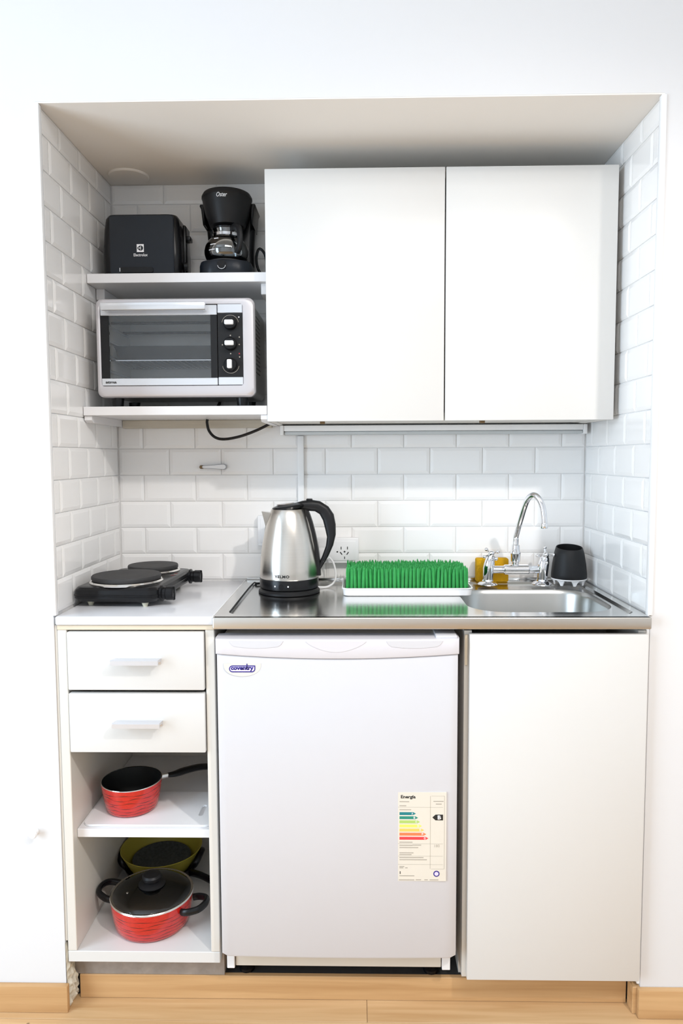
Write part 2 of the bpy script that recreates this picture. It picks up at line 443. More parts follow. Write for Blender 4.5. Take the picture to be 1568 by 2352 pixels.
for k, z0, z1 in rows:
    if z1 - z0 < 0.008: continue
    ph = X0 if k % 2 == 0 else X0 - TW / 2
    for l, r in cols(ph, TW, 0.0, W):
        if l > 0.46 and r < 1.262 and z0 > 1.36: continue       # wholly hidden behind the wall cabinet
        tile_obj(wb, r - l, z1 - z0, (l, D + TB, z0), 0)
    ph = 0.110 if k % 2 == 0 else 0.0535
    for l, r in cols(ph, SP, 0.012, D):
        tile_obj(wl, r - l, z1 - z0, (-TB, l, z0), PI / 2)
    ph = 0.109 if k % 2 == 0 else 0.166
    for l, r in cols(ph, SP, 0.012, D):
        tile_obj(wr, r - l, z1 - z0, (W + TB, r, z0), -PI / 2)

# corner trims of the niche opening
for k, (xa, xb) in enumerate(((-0.0075, 0.0035), (W - 0.0035, W + 0.0075))):
    bm = BM(); box(bm, xa, xb, -0.0035, 0.0115, ZC + 0.001, H - 0.0005, 0.002, 2)
    struct('trim_%d' % (k + 1), bm, 'trimw', 'white corner strip edging the %s tiles' % ('left', 'right')[k])
# plastered jamb strips below the worktop, chipped at the foot on the left
bm = BM(); box(bm, -TB, 0.0016, 0.003, 0.04, 0.16, 0.887, 0.001, 1)
struct('trim_3', bm, 'lam', 'cream filler strip beside the drawer cabinet')
bm = BM(); box(bm, W - 0.003, W + TB, 0.002, 0.04, 0.07, 0.878, 0.001, 1)
struct('trim_4', bm, 'trimw', 'white filler strip beside the sink cabinet door')
bm = BM()
t = bmesh.new(); bmesh.ops.create_grid(t, x_segments=10, y_segments=16, size=0.5)
for v in t.verts:
    y = 0.046 * (v.co.x + .5) - 0.001; z = 0.155 * (v.co.y + .5)
    e = min(v.co.x + .5, .5 - v.co.x, v.co.y + .5, .5 - v.co.y) * 2
    d = (0.003 + 0.016 * random.random() * min(1, e * 4)) * (1.15 - z / 0.2)
    v.co = Vector((-TB + d, y, z))
merge(bm, t)
struct('trim_5', bm, 'plaster', 'chipped bare plaster at the foot of the left jamb', smooth=False)

# baseboards
bm = BM(); box(bm, RX0, 0.0035, -0.0145, -0.0005, 0.0005, 0.0625, 0.0015, 2); struct('baseboard_left', bm, 'skirtwood', 'pale wood skirting left of the niche')
bm = BM(); box(bm, W - 0.004, RX1, -0.0145, -0.0005, 0.0005, 0.066, 0.0015, 2); struct('baseboard_right', bm, 'skirtwood', 'pale wood skirting right of the niche')
bm = BM(); box(bm, W - 0.0125, W + 0.006, 0.0005, 0.032, 0.0005, 0.064, 0.001, 1); struct('baseboard_jamb', bm, 'skirtwood', 'short skirting return on the right jamb')
bm = BM(); box(bm, 0.014, W - 0.014, 0.0335, 0.045, 0.0005, 0.0570, 0.001, 1); struct('baseboard_niche', bm, 'skirtwood', 'wood skirting along the foot of the niche')
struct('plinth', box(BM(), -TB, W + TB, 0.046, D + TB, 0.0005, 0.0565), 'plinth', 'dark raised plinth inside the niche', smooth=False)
struct('plinth_strip', box(BM(), 0.0, 0.351, 0.036, D - .005, 0.0575, 0.1115), 'concrete', 'rough masonry strip below the drawer cabinet', smooth=False)

# small wall fittings
t = thing('wall_peg', 'small white round peg on the wall low left of the drawer cabinet', 'peg', (-0.0608, 0, 0.4196))
bm = BM(); lathe(bm, [(0, 0), (0.0075, 0), (0.0078, 0.003), (0.005, 0.005), (0.0045, 0.008), (0.0085, 0.011), (0.0095, 0.015), (0.0075, 0.019), (0, 0.0205)], 20, mtx=Matrix.Rotation(PI / 2, 3, 'X'))
obj('knob_body', bm, 'white', t, local=True)
bm = BM(); lathe(bm, [(0, 0), (0.052, 0), (0.052, -0.002), (0.049, -0.0045), (0.0, -0.006)], 48, c=(0.0685, 0.392, H))
tag(obj('cover_plate', bm, 'soffit'), 'round painted cover plate on the soffit in the left corner', 'cover plate')

# ------------------------------------------------------------------ worktops
bm = BM(); box(bm, 0.0012, 0.3472, -0.006, D - 0.0008, 0.8885, ZC, 0.004, 3)
tag(obj('stone_worktop', bm, 'stone'), 'pale grey marble worktop under the electric hotplate', 'worktop')

SX0, SX1, SY0, SY1, SZ = 0.3495, 1.2862, -0.021, D - 0.001, 0.9095
PZ = 0.9040                                       # pressed drainer level
sk = thing('kitchen_sink', 'stainless steel sink top with drainer and one basin', 'sink', (0.818, 0.2, PZ))
bx0, bx1, by0, by1 = 0.917, 1.252, 0.056, 0.335
bm = BM()
n = 8
outer = rrect(SX0, SX1, SY0, SY1, 0.002, n)
in1 = rrect(SX0 + 0.026, SX1 - 0.020, SY0 + 0.030, SY1 - 0.038, 0.030, n)
in2 = rrect(SX0 + 0.032, SX1 - 0.026, SY0 + 0.036, SY1 - 0.044, 0.026, n)
r0 = loft(bm, [[(x, y, SZ) for x, y in outer], [(x, y, SZ) for x, y in in1], [(x, y, PZ) for x, y in in2]], False, False)
bl = rrect(bx0, bx1, by0, by1, 0.085, 12)
rim = [bm.verts.new((x, y, PZ)) for x, y in bl]
edges = []
last = r0[-1]
for ring in (last, rim):
    for k in range(len(ring)):
        a, b = ring[k], ring[(k + 1) % len(ring)]
        e = bm.edges.get((a, b)) or bm.edges.new((a, b)); edges.append(e)
bmesh.ops.triangle_fill(bm, use_beauty=True, edges=edges)
obj('drainer_top', bm, 'steel', sk, ang=25)
bm = BM()
def bl_loop(ins, z, r): return [(x, y, z) for x, y in rrect(bx0 + ins, bx1 - ins, by0 + ins, by1 - ins, r, 12)]
loft(bm, [bl_loop(0, PZ, .085), bl_loop(0.003, PZ - .003, .083), bl_loop(0.006, PZ - .012, .08), bl_loop(0.012, PZ - .10, .075), bl_loop(0.020, PZ - .122, .068), bl_loop(0.04, PZ - .132, .05), bl_loop(0.10, PZ - .136, .02)], False, True)
obj('basin', bm, 'steelb', sk, ang=50)
bm = BM(); lathe(bm, [(0, 0.002), (0.012, 0.0015), (0.013, 0.004), (0.030, 0.004), (0.033, 0.0)], 28, c=(1.09, 0.195, PZ - 0.136)); obj('drain', bm, 'chrome', sk)
bm = BM(); box(bm, SX0, SX1, SY0 - 0.0015, SY0 + 0.012, 0.8835, SZ, 0.003, 3); obj('apron', bm, 'apron', sk)
bm = BM(); box(bm, 0.3474, 0.3494, -0.012, D - 0.002, 0.886, SZ + 0.0008); obj('sealant_bead', bm, 'trimw', sk, smooth=False)
bm = BM(); box(bm, SX0 + .004, SX1 - .004, SY1 - 0.006, SY1, SZ - .01, SZ + 0.007, 0.002, 2); obj('rear_lip', bm, 'steel', sk)
bm = BM(); tube(bm, smooth_path([(SX0 + .0275, SY0 + .058, SZ - .0008), (SX0 + .0275, SY1 - .075, SZ - .0008), (SX0 + .040, SY1 - .052, SZ - .0008), (SX0 + .075, SY1 - .046, SZ - .0008)], 6), 0.0030, 6, flat=.6); obj('drainer_groove', bm, 'charcoal', sk)

# ------------------------------------------------------------------ drawer cabinet
cb = thing('drawer_cabinet', 'cream laminate base cabinet with two drawers above open shelves', 'cabinet', (0.176, 0.2, 0.112))
for xa, xb in ((0.0032, 0.0235), (0.3285, 0.3485)):
    bm = BM(); box(bm, xa, xb, 0.0, 0.438, 0.1385, 0.8768, 0.0012, 1); obj('side_panel', bm, 'lam', cb)
bm = BM(); box(bm, 0.0032, 0.3485, 0.0, 0.438, 0.112, 0.138, 0.0012, 1); obj('bottom_panel', bm, 'lamw', cb)
bm = BM(); box(bm, 0.0032, 0.3485, -0.0005, 0.030, 0.8772, 0.8880, 0.001, 1); obj('top_rail', bm, 'edge', cb)
bm = BM(); box(bm, 0.0240, 0.3280, 0.428, 0.437, 0.1385, 0.8875); obj('back_panel', bm, 'lamin', cb)
bm = BM(); box(bm, 0.0240, 0.3280, 0.022, 0.427, 0.394, 0.4135, 0.001, 1); obj('shelf_board', bm, 'shelfw', cb)
for za, zb in ((0.7445, 0.8740), (0.6040, 0.7370)):
    bm = BM(); box(bm, 0.0262, 0.3262, -0.007, 0.0115, za, zb, 0.0025, 2); dr = obj('drawer', bm, 'lamw', cb)
    bm = BM(); box(bm, 0.036, 0.316, 0.012, 0.40, za + 0.016, zb - 0.03); obj('drawer_box', bm, 'lamin', dr, smooth=False)
    zc = (za + zb) / 2 + 0.0045
    bm = BM()
    prism_x(bm, [(-0.0072, zc - 0.010), (-0.0072, zc + 0.002), (-0.020, zc + 0.004), (-0.034, zc + 0.0055), (-0.036, zc + 0.004), (-0.036, zc - 0.0055), (-0.034, zc - 0.006), (-0.0325, zc - 0.0045), (-0.0315, zc + 0.000), (-0.012, zc - 0.0035), (-0.0095, zc - 0.010)], 0.1300, 0.2330)
    obj('handle', bm, 'alu', dr)['label'] = 'brushed aluminium bar handle'

# ------------------------------------------------------------------ sink cabinet
sc_ = thing('sink_cabinet', 'cream base cabinet with one plain door below the sink basin', 'cabinet', (1.09, 0.2, 0.0568))
sp_out = [(0.0, .876), (.43, .876), (.43, .0568), (.052, .0568), (.052, .0860), (0.0, .0860)]
bm = prism_x(BM(), sp_out, 0.8925, 0.9085); obj('side_panel', bm, 'lam', sc_)
bm = prism_x(BM(), sp_out, 1.2665, 1.2825); obj('side_panel', bm, 'lam', sc_)
bm = BM(); box(bm, 0.909, 1.266, 0.004, 0.43, 0.0780, 0.094); obj('bottom_panel', bm, 'lam', sc_)
bm = BM(); box(bm, 0.909, 1.266, 0.42, 0.43, 0.0945, 0.876); obj('back_panel', bm, 'lamin', sc_)
bm = BM(); box(bm, 0.9015, 1.2815, -0.0185, -0.0012, 0.0915, 0.8715, 0.0012, 2); obj('door', bm, 'lamw', sc_)
bm = BM(); box(bm, 0.8935, 0.8995, -0.003, 0.0, 0.800, 0.868, 0.0005, 1); obj('hinge_packer', bm, 'edge', sc_)

# ------------------------------------------------------------------ fridge
fr = thing('mini_fridge', 'white under-counter fridge with energy sticker and blue badge', 'fridge', (0.617, 0.2, 0.0567))
FX0, FX1, FY, FZ0, FZ1 = 0.3575, 0.8765, -0.030, 0.1480, 0.8665
bm = BM(); box(bm, FX0 + .006, FX1 - .006, 0.028, 0.42, 0.1015, 0.8625, 0.004, 2); obj('body', bm, 'fridge', fr)
bm = BM(); box(bm, FX0 + .004, FX1 - .004, 0.020, 0.0275, 0.156, 0.858, 0.003, 1); obj('door_gasket', bm, 'kick', fr)
# door leaf: front slightly bowed, rounded corners at the bottom
def front_y(x): u = (x - (FX0 + FX1) / 2) / ((FX1 - FX0) / 2); return FY - 0.004 * (1 - u * u)
def capz(x): u = (x - (FX0 + FX1) / 2) / ((FX1 - FX0) / 2); return 0.8320 - 0.0095 * (1 - u * u)
def bowed(bm, x0, x1, zlo, zhi, yb, ins=0.0, n=24, edge=0.006):
    """panel between curves zlo(x) and zhi(x) with rounded front edges"""
    loops = []
    prof = ((0.0, yb), (0.0, FY + edge + 0.004), (edge * .3, FY + edge * .35), (edge, FY))
    for i_, (e, y) in enumerate(prof):
        lp = []
        xs = [x0 + e + (x1 - x0 - 2 * e) * k / n for k in range(n + 1)]
        for x in xs: lp.append((x, (y if i_ < 2 else front_y(x) + (y - FY)) - ins, zlo(x) + e))
        for x in reversed(xs): lp.append((x, (y if i_ < 2 else front_y(x) + (y - FY)) - ins, zhi(x) - e))
        loops.append(lp)
    rows_ = loft(bm, loops, True, False)
    r = rows_[-1]; m = len(r)
    for k in range(n): bm.faces.new((r[k], r[k + 1], r[m - 2 - k], r[m - 1 - k]))
def zlo_door(x):
    d = min(x - FX0, FX1 - x); r = 0.014
    return FZ0 + (r - math.sqrt(max(0, r * r - (r - d) ** 2)) if d < r else 0)
bm = BM(); bowed(bm, FX0, FX1, zlo_door, lambda x: capz(x) + 0.001, 0.0195, n=40); dl = obj('door', bm, 'fridge', fr, ang=40)
bm = BM(); bowed(bm, FX0 - .0015, FX1 + .0015, lambda x: capz(x), lambda x: FZ1, 0.0195, ins=0.0035, n=40, edge=0.004)
cap = obj('door_cap', bm, 'fridgecap', dl, ang=40)
for xa, xb, dep in ((0.386, 0.503, 0.020), (0.722, 0.842, 0.020)):
    bm = BM()
    out = [(xa, FZ1 - .0045), (xa + .006, FZ1 - .013)] + [(xa + .012 + (xb - xa - .024) * k / 10, FZ1 - .0165 - .0035 * math.sin(PI * k / 10)) for k in range(11)] + [(xb - .006, FZ1 - .013), (xb, FZ1 - .0045)]
    loft(bm, [[(x, FY - 0.0035, z) for x, z in out], [(x, front_y(x) - 0.0046, z) for x, z in out]]); obj('grip_recess', bm, 'fridge', dl)
bm = BM()
out = [(0.550 + 0.13 * k / 16, FZ1 - .0050) for k in range(17)] + [(0.680 - 0.13 * k / 16, FZ1 - .0055 - .0225 * math.sin(PI * k / 16) ** .8) for k in range(1, 16)]
loft(bm, [[(x, FY - 0.003, z) for x, z in out], [(x, front_y(x) - 0.0045, z) for x, z in out]]); obj('centre_scallop', bm, 'fridgecap', dl)
bm = BM(); box(bm, 0.828, FX1 - 0.003, -0.028, 0.05, FZ1 - .002, FZ1 + 0.0055, 0.002, 2); obj('hinge_cover', bm, 'fridge', fr)
bm = BM(); box(bm, FX0 + .010, FX1 - .010, 0.004, 0.45 - .03, 0.857, 0.8655, 0.002, 1); obj('worktop_lid', bm, 'kick', fr)
bm = BM(); box(bm, FX0 + .026, FX1 - .030, 0.003, 0.026, 0.1045, 0.1465, 0.001, 1); obj('kick_plate', bm, 'kick', fr)
for xa, xb in ((FX0 + .007, FX0 + .024), (FX1 - .028, FX1 - .010)):
    bm = BM(); box(bm, xa, xb, -0.002, 0.026, 0.1015, 0.1465, 0.001, 1); obj('corner_block', bm, 'white', fr)
for xx, yy in ((0.40, 0.06), (0.83, 0.06), (0.40, 0.38), (0.83, 0.38)):
    bm = BM(); lathe(bm, [(0, 0.0567), (0.018, 0.0567), (0.018, 0.064), (0.007, 0.068), (0.007, 0.1014), (0, 0.1014)], 16, c=(xx, yy, 0)); obj('foot', bm, 'black', fr)
# badge
yb = front_y(0.414) - 0.0002
bm = BM()
out = [(0.3735, .8125), (0.4545, .8125)] + [(0.4140 + .0405 * math.cos(a), .8125 - .0285 * math.sin(a) ** .75) for a in [PI * k / 16 for k in range(1, 16)]]
prism_y(bm, out, yb - 0.0012, yb + .001); bd = obj('badge', bm, 'badge', dl)
def stadium(x0, x1, z0, z1, n=8):
    r = (z1 - z0) / 2
    pts = [(x0 + r + r * math.cos(a), (z0 + z1) / 2 + r * math.sin(a)) for a in [PI / 2 + PI * k / n for k in range(n + 1)]]
    pts += [(x1 - r * math.cos(PI / 2 - a) if False else x1 - r + r * math.sin(a), z0 + r - r * math.cos(a)) for a in [PI / 2 * k / 6 for k in range(7)]]
    pts += [(x1, z1)]
    return pts
bm = BM(); prism_y(bm, stadium(0.3855, 0.4420, 0.7930, 0.8080), yb - 0.0016, yb - 0.001); obj('badge_outline', bm, 'navy', dl)
bm = BM(); prism_y(bm, stadium(0.3877, 0.4398, 0.7954, 0.8057), yb - 0.0019, yb - 0.0015); obj('badge_field', bm, 'lilac', dl)
bm = text_bm('coventry', 0.0490, 0.0112, 0.0003, bold=0.05); moved(bm, 0.4139, yb - 0.0019, 0.8012); obj('badge_lettering', bm, 'navy', dl, smooth=False)
bm = BM(); box(bm, 0.4232, 0.4252, yb - .0022, yb - .0012, 0.800, 0.8118); obj('badge_stroke', bm, 'navy', dl, smooth=False)
# energy sticker; LX(u) and LZ(v) map the sticker's own width and height, 0..1
lx0, lx1, lz0, lz1 = 0.7475, 0.8520, 0.3290, 0.5290
ly = front_y(0.80) + 0.0004
LX = lambda u: lx0 + u * (lx1 - lx0)
LZ = lambda v: lz1 - v * (lz1 - lz0)
bm = BM(); box(bm, lx0, lx1, ly - 0.0016, ly + 0.002, lz0, lz1); st = obj('energy_sticker', bm, 'paper', dl, smooth=False)
YS = ly - 0.0016
def lab(bmx, m, nm): return obj(nm, bmx, m, dl, smooth=False)
bm = text_bm('Energía', 0.032, 0.0095, 0.0002, bold=0.03); moved(bm, LX(.21), YS, LZ(.055)); lab(bm, 'ink', 'sticker_lettering')
bm = BM()
def ln(u0, u1, v0, v1): box(bm, LX(u0), LX(u1), YS - 0.0002, YS + 0.0002, LZ(v1), LZ(v0))
for u0, u1, v in ((.03, .23, .10), (.03, .17, .145), (.03, .27, .19), (.03, .30, .555), (.03, .30, .59), (.30, .48, .587), (.03, .42, .615), (.03, .32, .675), (.03, .28, .695), (.03, .53, .728), (.03, .60, .752), (.03, .13, .83), (.03, .11, .845), (.15, .2, .845), (.03, .34, .935), (.02, .34, .982), (.37, .48, .980), (.73, .94, .095), (.78, .90, .125), (.55, .62, .98), (.66, .84, .98)):
    ln(u0, u1, v, v + .010)
for v in (.165, .575, .715, .81): ln(.0, .93, v, v + .0025)
for v in (.04, .86): ln(.69, .96, v, v + .0025)
ln(.665, .672, .04, .86); ln(.955, .962, .04, .86)
lab(bm, 'inkg', 'sticker_print')
for k, (mm, w) in enumerate((('e_a', .34), ('e_b', .385), ('e_c', .425), ('e_d', .465), ('e_e', .51), ('e_f', .555), ('e_g', .60))):
    v0 = .222 + k * .0462; v1 = v0 + .0325
    out = [(LX(.03), LZ(v1)), (LX(.03 + w - .055), LZ(v1)), (LX(.03 + w), LZ((v0 + v1) / 2)), (LX(.03 + w - .055), LZ(v0)), (LX(.03), LZ(v0))]
    bm = BM(); prism_y(bm, out, YS - 0.0002, YS + 0.0002); lab(bm, mm, 'rating_bar')
    bm = text_bm('ABCDEFG'[k], 0.0038, 0.0050, 0.0001, bold=0.02); moved(bm, LX(.03 + w - .075), YS - 0.0002, LZ((v0 + v1) / 2)); lab(bm, 'inkw', 'rating_letter')
out = [(LX(.71), LZ(.28)), (LX(.775), LZ(.248)), (LX(.93), LZ(.248)), (LX(.93), LZ(.312)), (LX(.775), LZ(.312))]
bm = BM(); prism_y(bm, out, YS - 0.0003, YS + 0.0002); lab(bm, 'ink', 'rating_pointer')
bm = text_bm('B', 0.0075, 0.0092, 0.0002, bold=0.04); moved(bm, LX(.855), YS - 0.0003, LZ(.28)); lab(bm, 'inkw', 'rating_letter')
bm = text_bm('180', 0.011, 0.0058, 0.0002); moved(bm, LX(.81), YS, LZ(.60)); lab(bm, 'inkg', 'sticker_lettering')
bm = text_bm('I', 0.0016, 0.0060, 0.0002); moved(bm, LX(.045), YS, LZ(.905)); lab(bm, 'ink', 'sticker_lettering')
bm = BM(); lathe(bm, [(0, 0.0), (0.0068, 0.0), (0.0068, 0.0004), (0, 0.0004)], 20, c=(LX(.80), YS, LZ(.915)), mtx=Matrix.Rotation(PI / 2, 3, 'X')); lab(bm, 'navy', 'sticker_emblem')
bm = BM(); lathe(bm, [(0, 0.0), (0.0045, 0.0), (0.0045, 0.0006), (0, 0.0006)], 20, c=(LX(.80), YS, LZ(.915)), mtx=Matrix.Rotation(PI / 2, 3, 'X')); lab(bm, 'lilac', 'sticker_emblem')

# ------------------------------------------------------------------ wall cabinet, lamp, shelves
uc = thing('wall_cabinet', 'white two-door wall cabinet hanging above the sink', 'cabinet', (0.86, 0.33, 1.338))
UX0, UX1, UZ0, UZ1 = 0.4465, 1.2725, 1.3390, 1.9265
for xa, xb in ((UX0, UX0 + .016), (UX1 - .016, UX1)):
    bm = BM(); box(bm, xa, xb, 0.2185, D - .001, UZ0, UZ1, 0.001, 1); obj('side_panel', bm, 'lam', uc)
for za, zb in ((UZ0 + .002, UZ0 + .018), (UZ1 - .018, UZ1 - .001)):
    bm = BM(); box(bm, UX0 + .0165, UX1 - .0165, 0.2185, D - .001, za, zb); obj('horizontal_panel', bm, 'lam', uc)
for xa, xb in ((UX0, 0.8693), (0.8722, UX1)):
    bm = BM(); box(bm, xa, xb, 0.1995, 0.2165, UZ0 - .001, UZ1, 0.0015, 2); obj('door', bm, 'lamw', uc)
for xx in (0.5776, 0.9655):
    bm = BM(); box(bm, xx - .006, xx + .006, 0.221, 0.235, UZ0 - .0065, UZ0 + .0018, 0.001, 1); obj('catch', bm, 'plugbrown', uc)

la = thing('cabinet_lamp', 'long white strip lamp with grey diffuser under the wall cabinet', 'lamp', (0.87, 0.43, 1.31))
bm = BM(); box(bm, 0.4650, 1.2660, 0.4050, D - .001, 1.3215, 1.3370, 0.002, 2); obj('housing', bm, 'trimw', la)
for xa, xb in ((0.4560, 0.4650), (1.2660, 1.2760)):
    bm = BM(); box(bm, xa, xb, 0.4030, D - .001, 1.3110, 1.3370, 0.0015, 2); obj('end_cap', bm, 'trimw', la)
bm = BM(); box(bm, 0.4655, 1.2655, 0.4085, D - .008, 1.3120, 1.3210, 0.003, 3); obj('diffuser', bm, 'lampgrey', la)

bm = BM(); box(bm, 0.4985, 0.5155, D - .0095, D - .0004, 0.9925, 1.3105, 0.0012, 2)
tag(obj('cable_duct', bm, 'trimw'), 'vertical white cable duct on the tiles behind the kettle', 'cable duct')

def shelf(name, label, yf, z0, z1, xa, xb, rail):
    s = thing(name, label, 'shelf', ((xa + xb) / 2, .35, z0))
    bm = BM(); box(bm, xa, xb, yf, D - .001, z0, z1, 0.0008, 1); obj('shelf_board', bm, 'shelfw', s)
    return s
s1 = shelf('wall_shelf', 'upper white shelf carrying the toaster and coffee maker', 0.250, 1.6800, 1.7025, 0.0015, 0.4455, False)
for xa, xb, ya in ((0.0015, 0.0230, 0.312), (0.4265, 0.4455, 0.268)):
    bm = BM(); box(bm, xa, xb, ya, D - .001, 1.6530, 1.6798, 0.001, 1); obj('support_batten', bm, 'shelfw', s1)
s2 = shelf('wall_shelf', 'lower white shelf carrying the silver mini oven', 0.200, 1.3550, 1.3760, 0.0015, 0.4455, True)
for xa, xb, ya in ((0.0015, 0.0195, 0.206), (0.4300, 0.4455, 0.206)):
    bm = BM(); prism_x(bm, [(ya, 1.3548), (ya, 1.3440), (ya + .012, 1.3380), (D - .001, 1.3380), (D - .001, 1.3548)], xa, xb); obj('support_batten', bm, 'shelfw', s2)
bm = BM(); box(bm, 0.0200, 0.4295, D - .022, D - .001, 1.3330, 1.3548, 0.0015, 1); obj('rear_rail', bm, 'batten', s2)

# ------------------------------------------------------------------ hook, sockets
hk = thing('wall_hook', 'small white tapered hook lever fixed to the back tiles', 'hook', (0.2320, D, 1.226))
Rx = Matrix.Rotation(PI / 2, 3, 'X')
bm = BM(); lathe(bm, [(0, 0), (0.0052, 0), (0.0052, 0.010), (0.0038, 0.013), (0, 0.0135)], 16, c=(0.2320, D, 1.2262), mtx=Rx); obj('pivot', bm, 'plugbrown', hk)
arm = [(0.2335, 1.2240), (0.2335, 1.2288)] + [(0.2950 + 0.0078 * math.cos(a), 1.2268 + 0.0078 * math.sin(a)) for a in [PI * .55 - PI * 1.1 * k / 10 for k in range(11)]]
bm = BM(); prism_y(bm, arm, D - 0.013, D - 0.007); obj('lever', bm, 'hookrim', hk)
cx, cz = 0.272, 1.2265
bm = BM(); prism_y(bm, [(cx + (x - cx) * .93, cz + (z - cz) * .78) for x, z in arm], D - 0.0142, D - 0.0125); obj('lever_inlay', bm, 'white', hk)

def socket(name, label, x0, x1, z0, z1, d):
    s = thing(name, label, 'socket', ((x0 + x1) / 2, D, z0))
    bm = BM(); box(bm, x0, x1, D - d, D - .0003, z0, z1, 0.003, 2); obj('housing', bm, 'white', s)
    bm = BM(); box(bm, x0 + .008, x1 - .008, D - d - .002, D - d + .001, z0 + .008, z1 - .008, 0.0015, 2); obj('face_plate', bm, 'white', s)
    return s
so = socket('power_socket', 'white surface-mounted power socket with dark slots right of the kettle', 0.5480, 0.6660, 0.9600, 1.0300, 0.026)
yf = D - .0283
for cxx in (0.6270,):
    for dx, dz, w, h, a in ((-.0095, .0105, .0022, .0075, 0), (.0080, .0105, .0022, .0075, 0), (-.0095, -.004, .0026, .0085, -35), (.0085, -.004, .0026, .0085, 35), (0, -.0165, .0022, .0065, 0), (0, .0005, .0042, .0042, 45)):
        bm = BM(); box(bm, -w / 2, w / 2, -.0004, .0004, -h / 2, h / 2); xf(bm, Matrix.Rotation(math.radians(a), 4, 'Y')); moved(bm, cxx + dx, yf, .992 + dz); obj('slot', bm, 'ink', so, smooth=False)
    bm = BM(); lathe(bm, [(0, 0), (.0022, 0), (.0022, .0006), (0, .0006)], 12, c=(cxx - .0200, yf + .0005, .992), mtx=Rx); obj('screw', bm, 'ink', so)
bm = BM(); box(bm, 0.5560, 0.5860, D - .060, D - .0285, 0.974, 1.006, 0.006, 3); obj('plug', bm, 'white', so)
socket('switch_box', 'white switch box on the tiles half hidden behind the kettle spout', 0.3870, 0.4620, 1.0080, 1.0920, 0.022)

# ------------------------------------------------------------------ electric hotplate
HZ = ZC
hp = thing('electric_hotplate', 'black two-ring electric hotplate on the marble worktop', 'hotplate', (0.1090, 0.235, HZ), math.radians(-3))
def hob_loop(ins, z, r=0.022):
    return [(x, y, z) for x, y in rrect(-0.100 + ins, 0.100 - ins, -0.150 + ins, 0.160 - ins, max(r - ins * .3, .006), 6)]
bm = BM(); loft(bm, [hob_loop(.020, .0100), hob_loop(.006, .0130), hob_loop(.0, .0205), hob_loop(.0, .0255), hob_loop(-.0015, .0265), hob_loop(-.0015, .0290), hob_loop(.0, .0300), hob_loop(.001, .0400), hob_loop(.006, .0455), hob_loop(.012, .0470)]); obj('body', bm, 'black', hp, local=True, ang=30)
for nm, cx, cy, r in (('burner', -0.001, -0.063, 0.0815), ('burner', 0.010, 0.098, 0.0645)):
    bm = BM(); lathe(bm, [(r * .6, .0468), (r + .004, .0468), (r + .005, .0495), (r + .0015, .0530), (r * .7, .0530)], 48, c=(cx, cy, 0)); obj('trim_ring', bm, 'rim', hp, local=True)
    bm = BM(); lathe(bm, [(0, .0532), (r - .004, .0532), (r - .001, .0545), (r, .0570), (r, .0622), (r - .0015, .0645), (r * .55, .0652), (r * .28, .0648), (0, .0640)], 48, c=(cx, cy, 0)); obj(nm, bm, 'burner', hp, local=True)
for cy in (-0.112, 0.128):
    bm = BM(); Ry = Matrix.Rotation(PI / 2, 3, 'Y')
    lathe(bm, [(0, 0), (.0195, 0), (.0195, .004), (.0150, .006), (.0150, .012), (.0165, .014), (.0160, .028), (.0135, .031), (0, .0315)], 24, c=(0.0995, cy, 0.0285), mtx=Ry)
    kb = obj('knob', bm, 'black', hp, local=True)
    bm = BM(); box(bm, 0.113, 0.1325, cy - .003, cy + .003, 0.0125, 0.0450, .0015, 1); obj('knob_grip', bm, 'black', kb, local=True)
for cx, cy in ((-0.068, -0.118), (0.066, -0.128), (-0.068, 0.13), (0.066, 0.13)):
    bm = BM(); lathe(bm, [(0, 0.0), (.0050, 0), (.0085, .0100), (.0085, .0104), (0, .0104)], 12, c=(cx, cy, 0)); obj('foot', bm, 'cream', hp, local=True)
    bm = BM(); lathe(bm, [(0, 0.0105), (.0135, .0105), (.0175, .0150), (0, .0150)], 14, c=(cx, cy, 0)); obj('foot_boss', bm, 'black', hp, local=True)
for cx, cy, w, h, m in ((.083, .030, .010, .0015, 'red'), (.086, .045, .008, .004, 'inkg'), (.083, .060, .010, .0015, 'red')):
    bm = BM(); box(bm, cx - w / 2, cx + w / 2, cy - h / 2, cy + h / 2, .0470, .0473); obj('printed_mark', bm, m, hp, local=True, smooth=False)

# ------------------------------------------------------------------ kettle
KX, KY = 0.4850, 0.3080
kb = thing('kettle_base', 'round black power base under the steel kettle', 'kettle base', (KX, KY, PZ))
bm = BM(); lathe(bm, [(0, 0.0003), (.0770, .0003), (.0795, .0020), (.0790, .0065), (.0740, .0120), (.0660, .0132), (0, .0132)], 56); obj('base_disc', bm, 'blackm', kb, local=True)
bm = BM(); tube(bm, smooth_path([(.066, .035, .006), (.098, .050, .004), (.118, .075, .02), (.112, .098, .06), (.088, .1155, .085)], 6), .0028, 8); obj('cord', bm, 'white', kb, local=True)
kt = thing('electric_kettle', 'brushed steel electric kettle with black handle and lid', 'kettle', (KX, KY, PZ + .0135))
z_ = .0135
bm = BM(); lathe(bm, [(0, .0), (.0740, .0), (.0760, .0020), (.0762, .0250), (.0755, .0262), (0, .0262)], 56); obj('base_ring', bm, 'black', kt, local=True)
kprof = [(.0752, .0264), (.0760, .0300), (.0752, .0500), (.0728, .0800), (.0688, .1100), (.0630, .1400), (.0560, .1680), (.0492, .1890), (.0440, .2010), (.0420, .2035)]
def krad(z):
    for (r0_, z0_), (r1_, z1_) in zip(kprof, kprof[1:]):
        if z0_ <= z <= z1_: return r0_ + (r1_ - r0_) * (z - z0_) / (z1_ - z0_)
    return kprof[-1][0]
bm = BM(); lathe(bm, kprof + [(0, .2035)], 64); body = obj('body', bm, 'kettle', kt, local=True, ang=60)
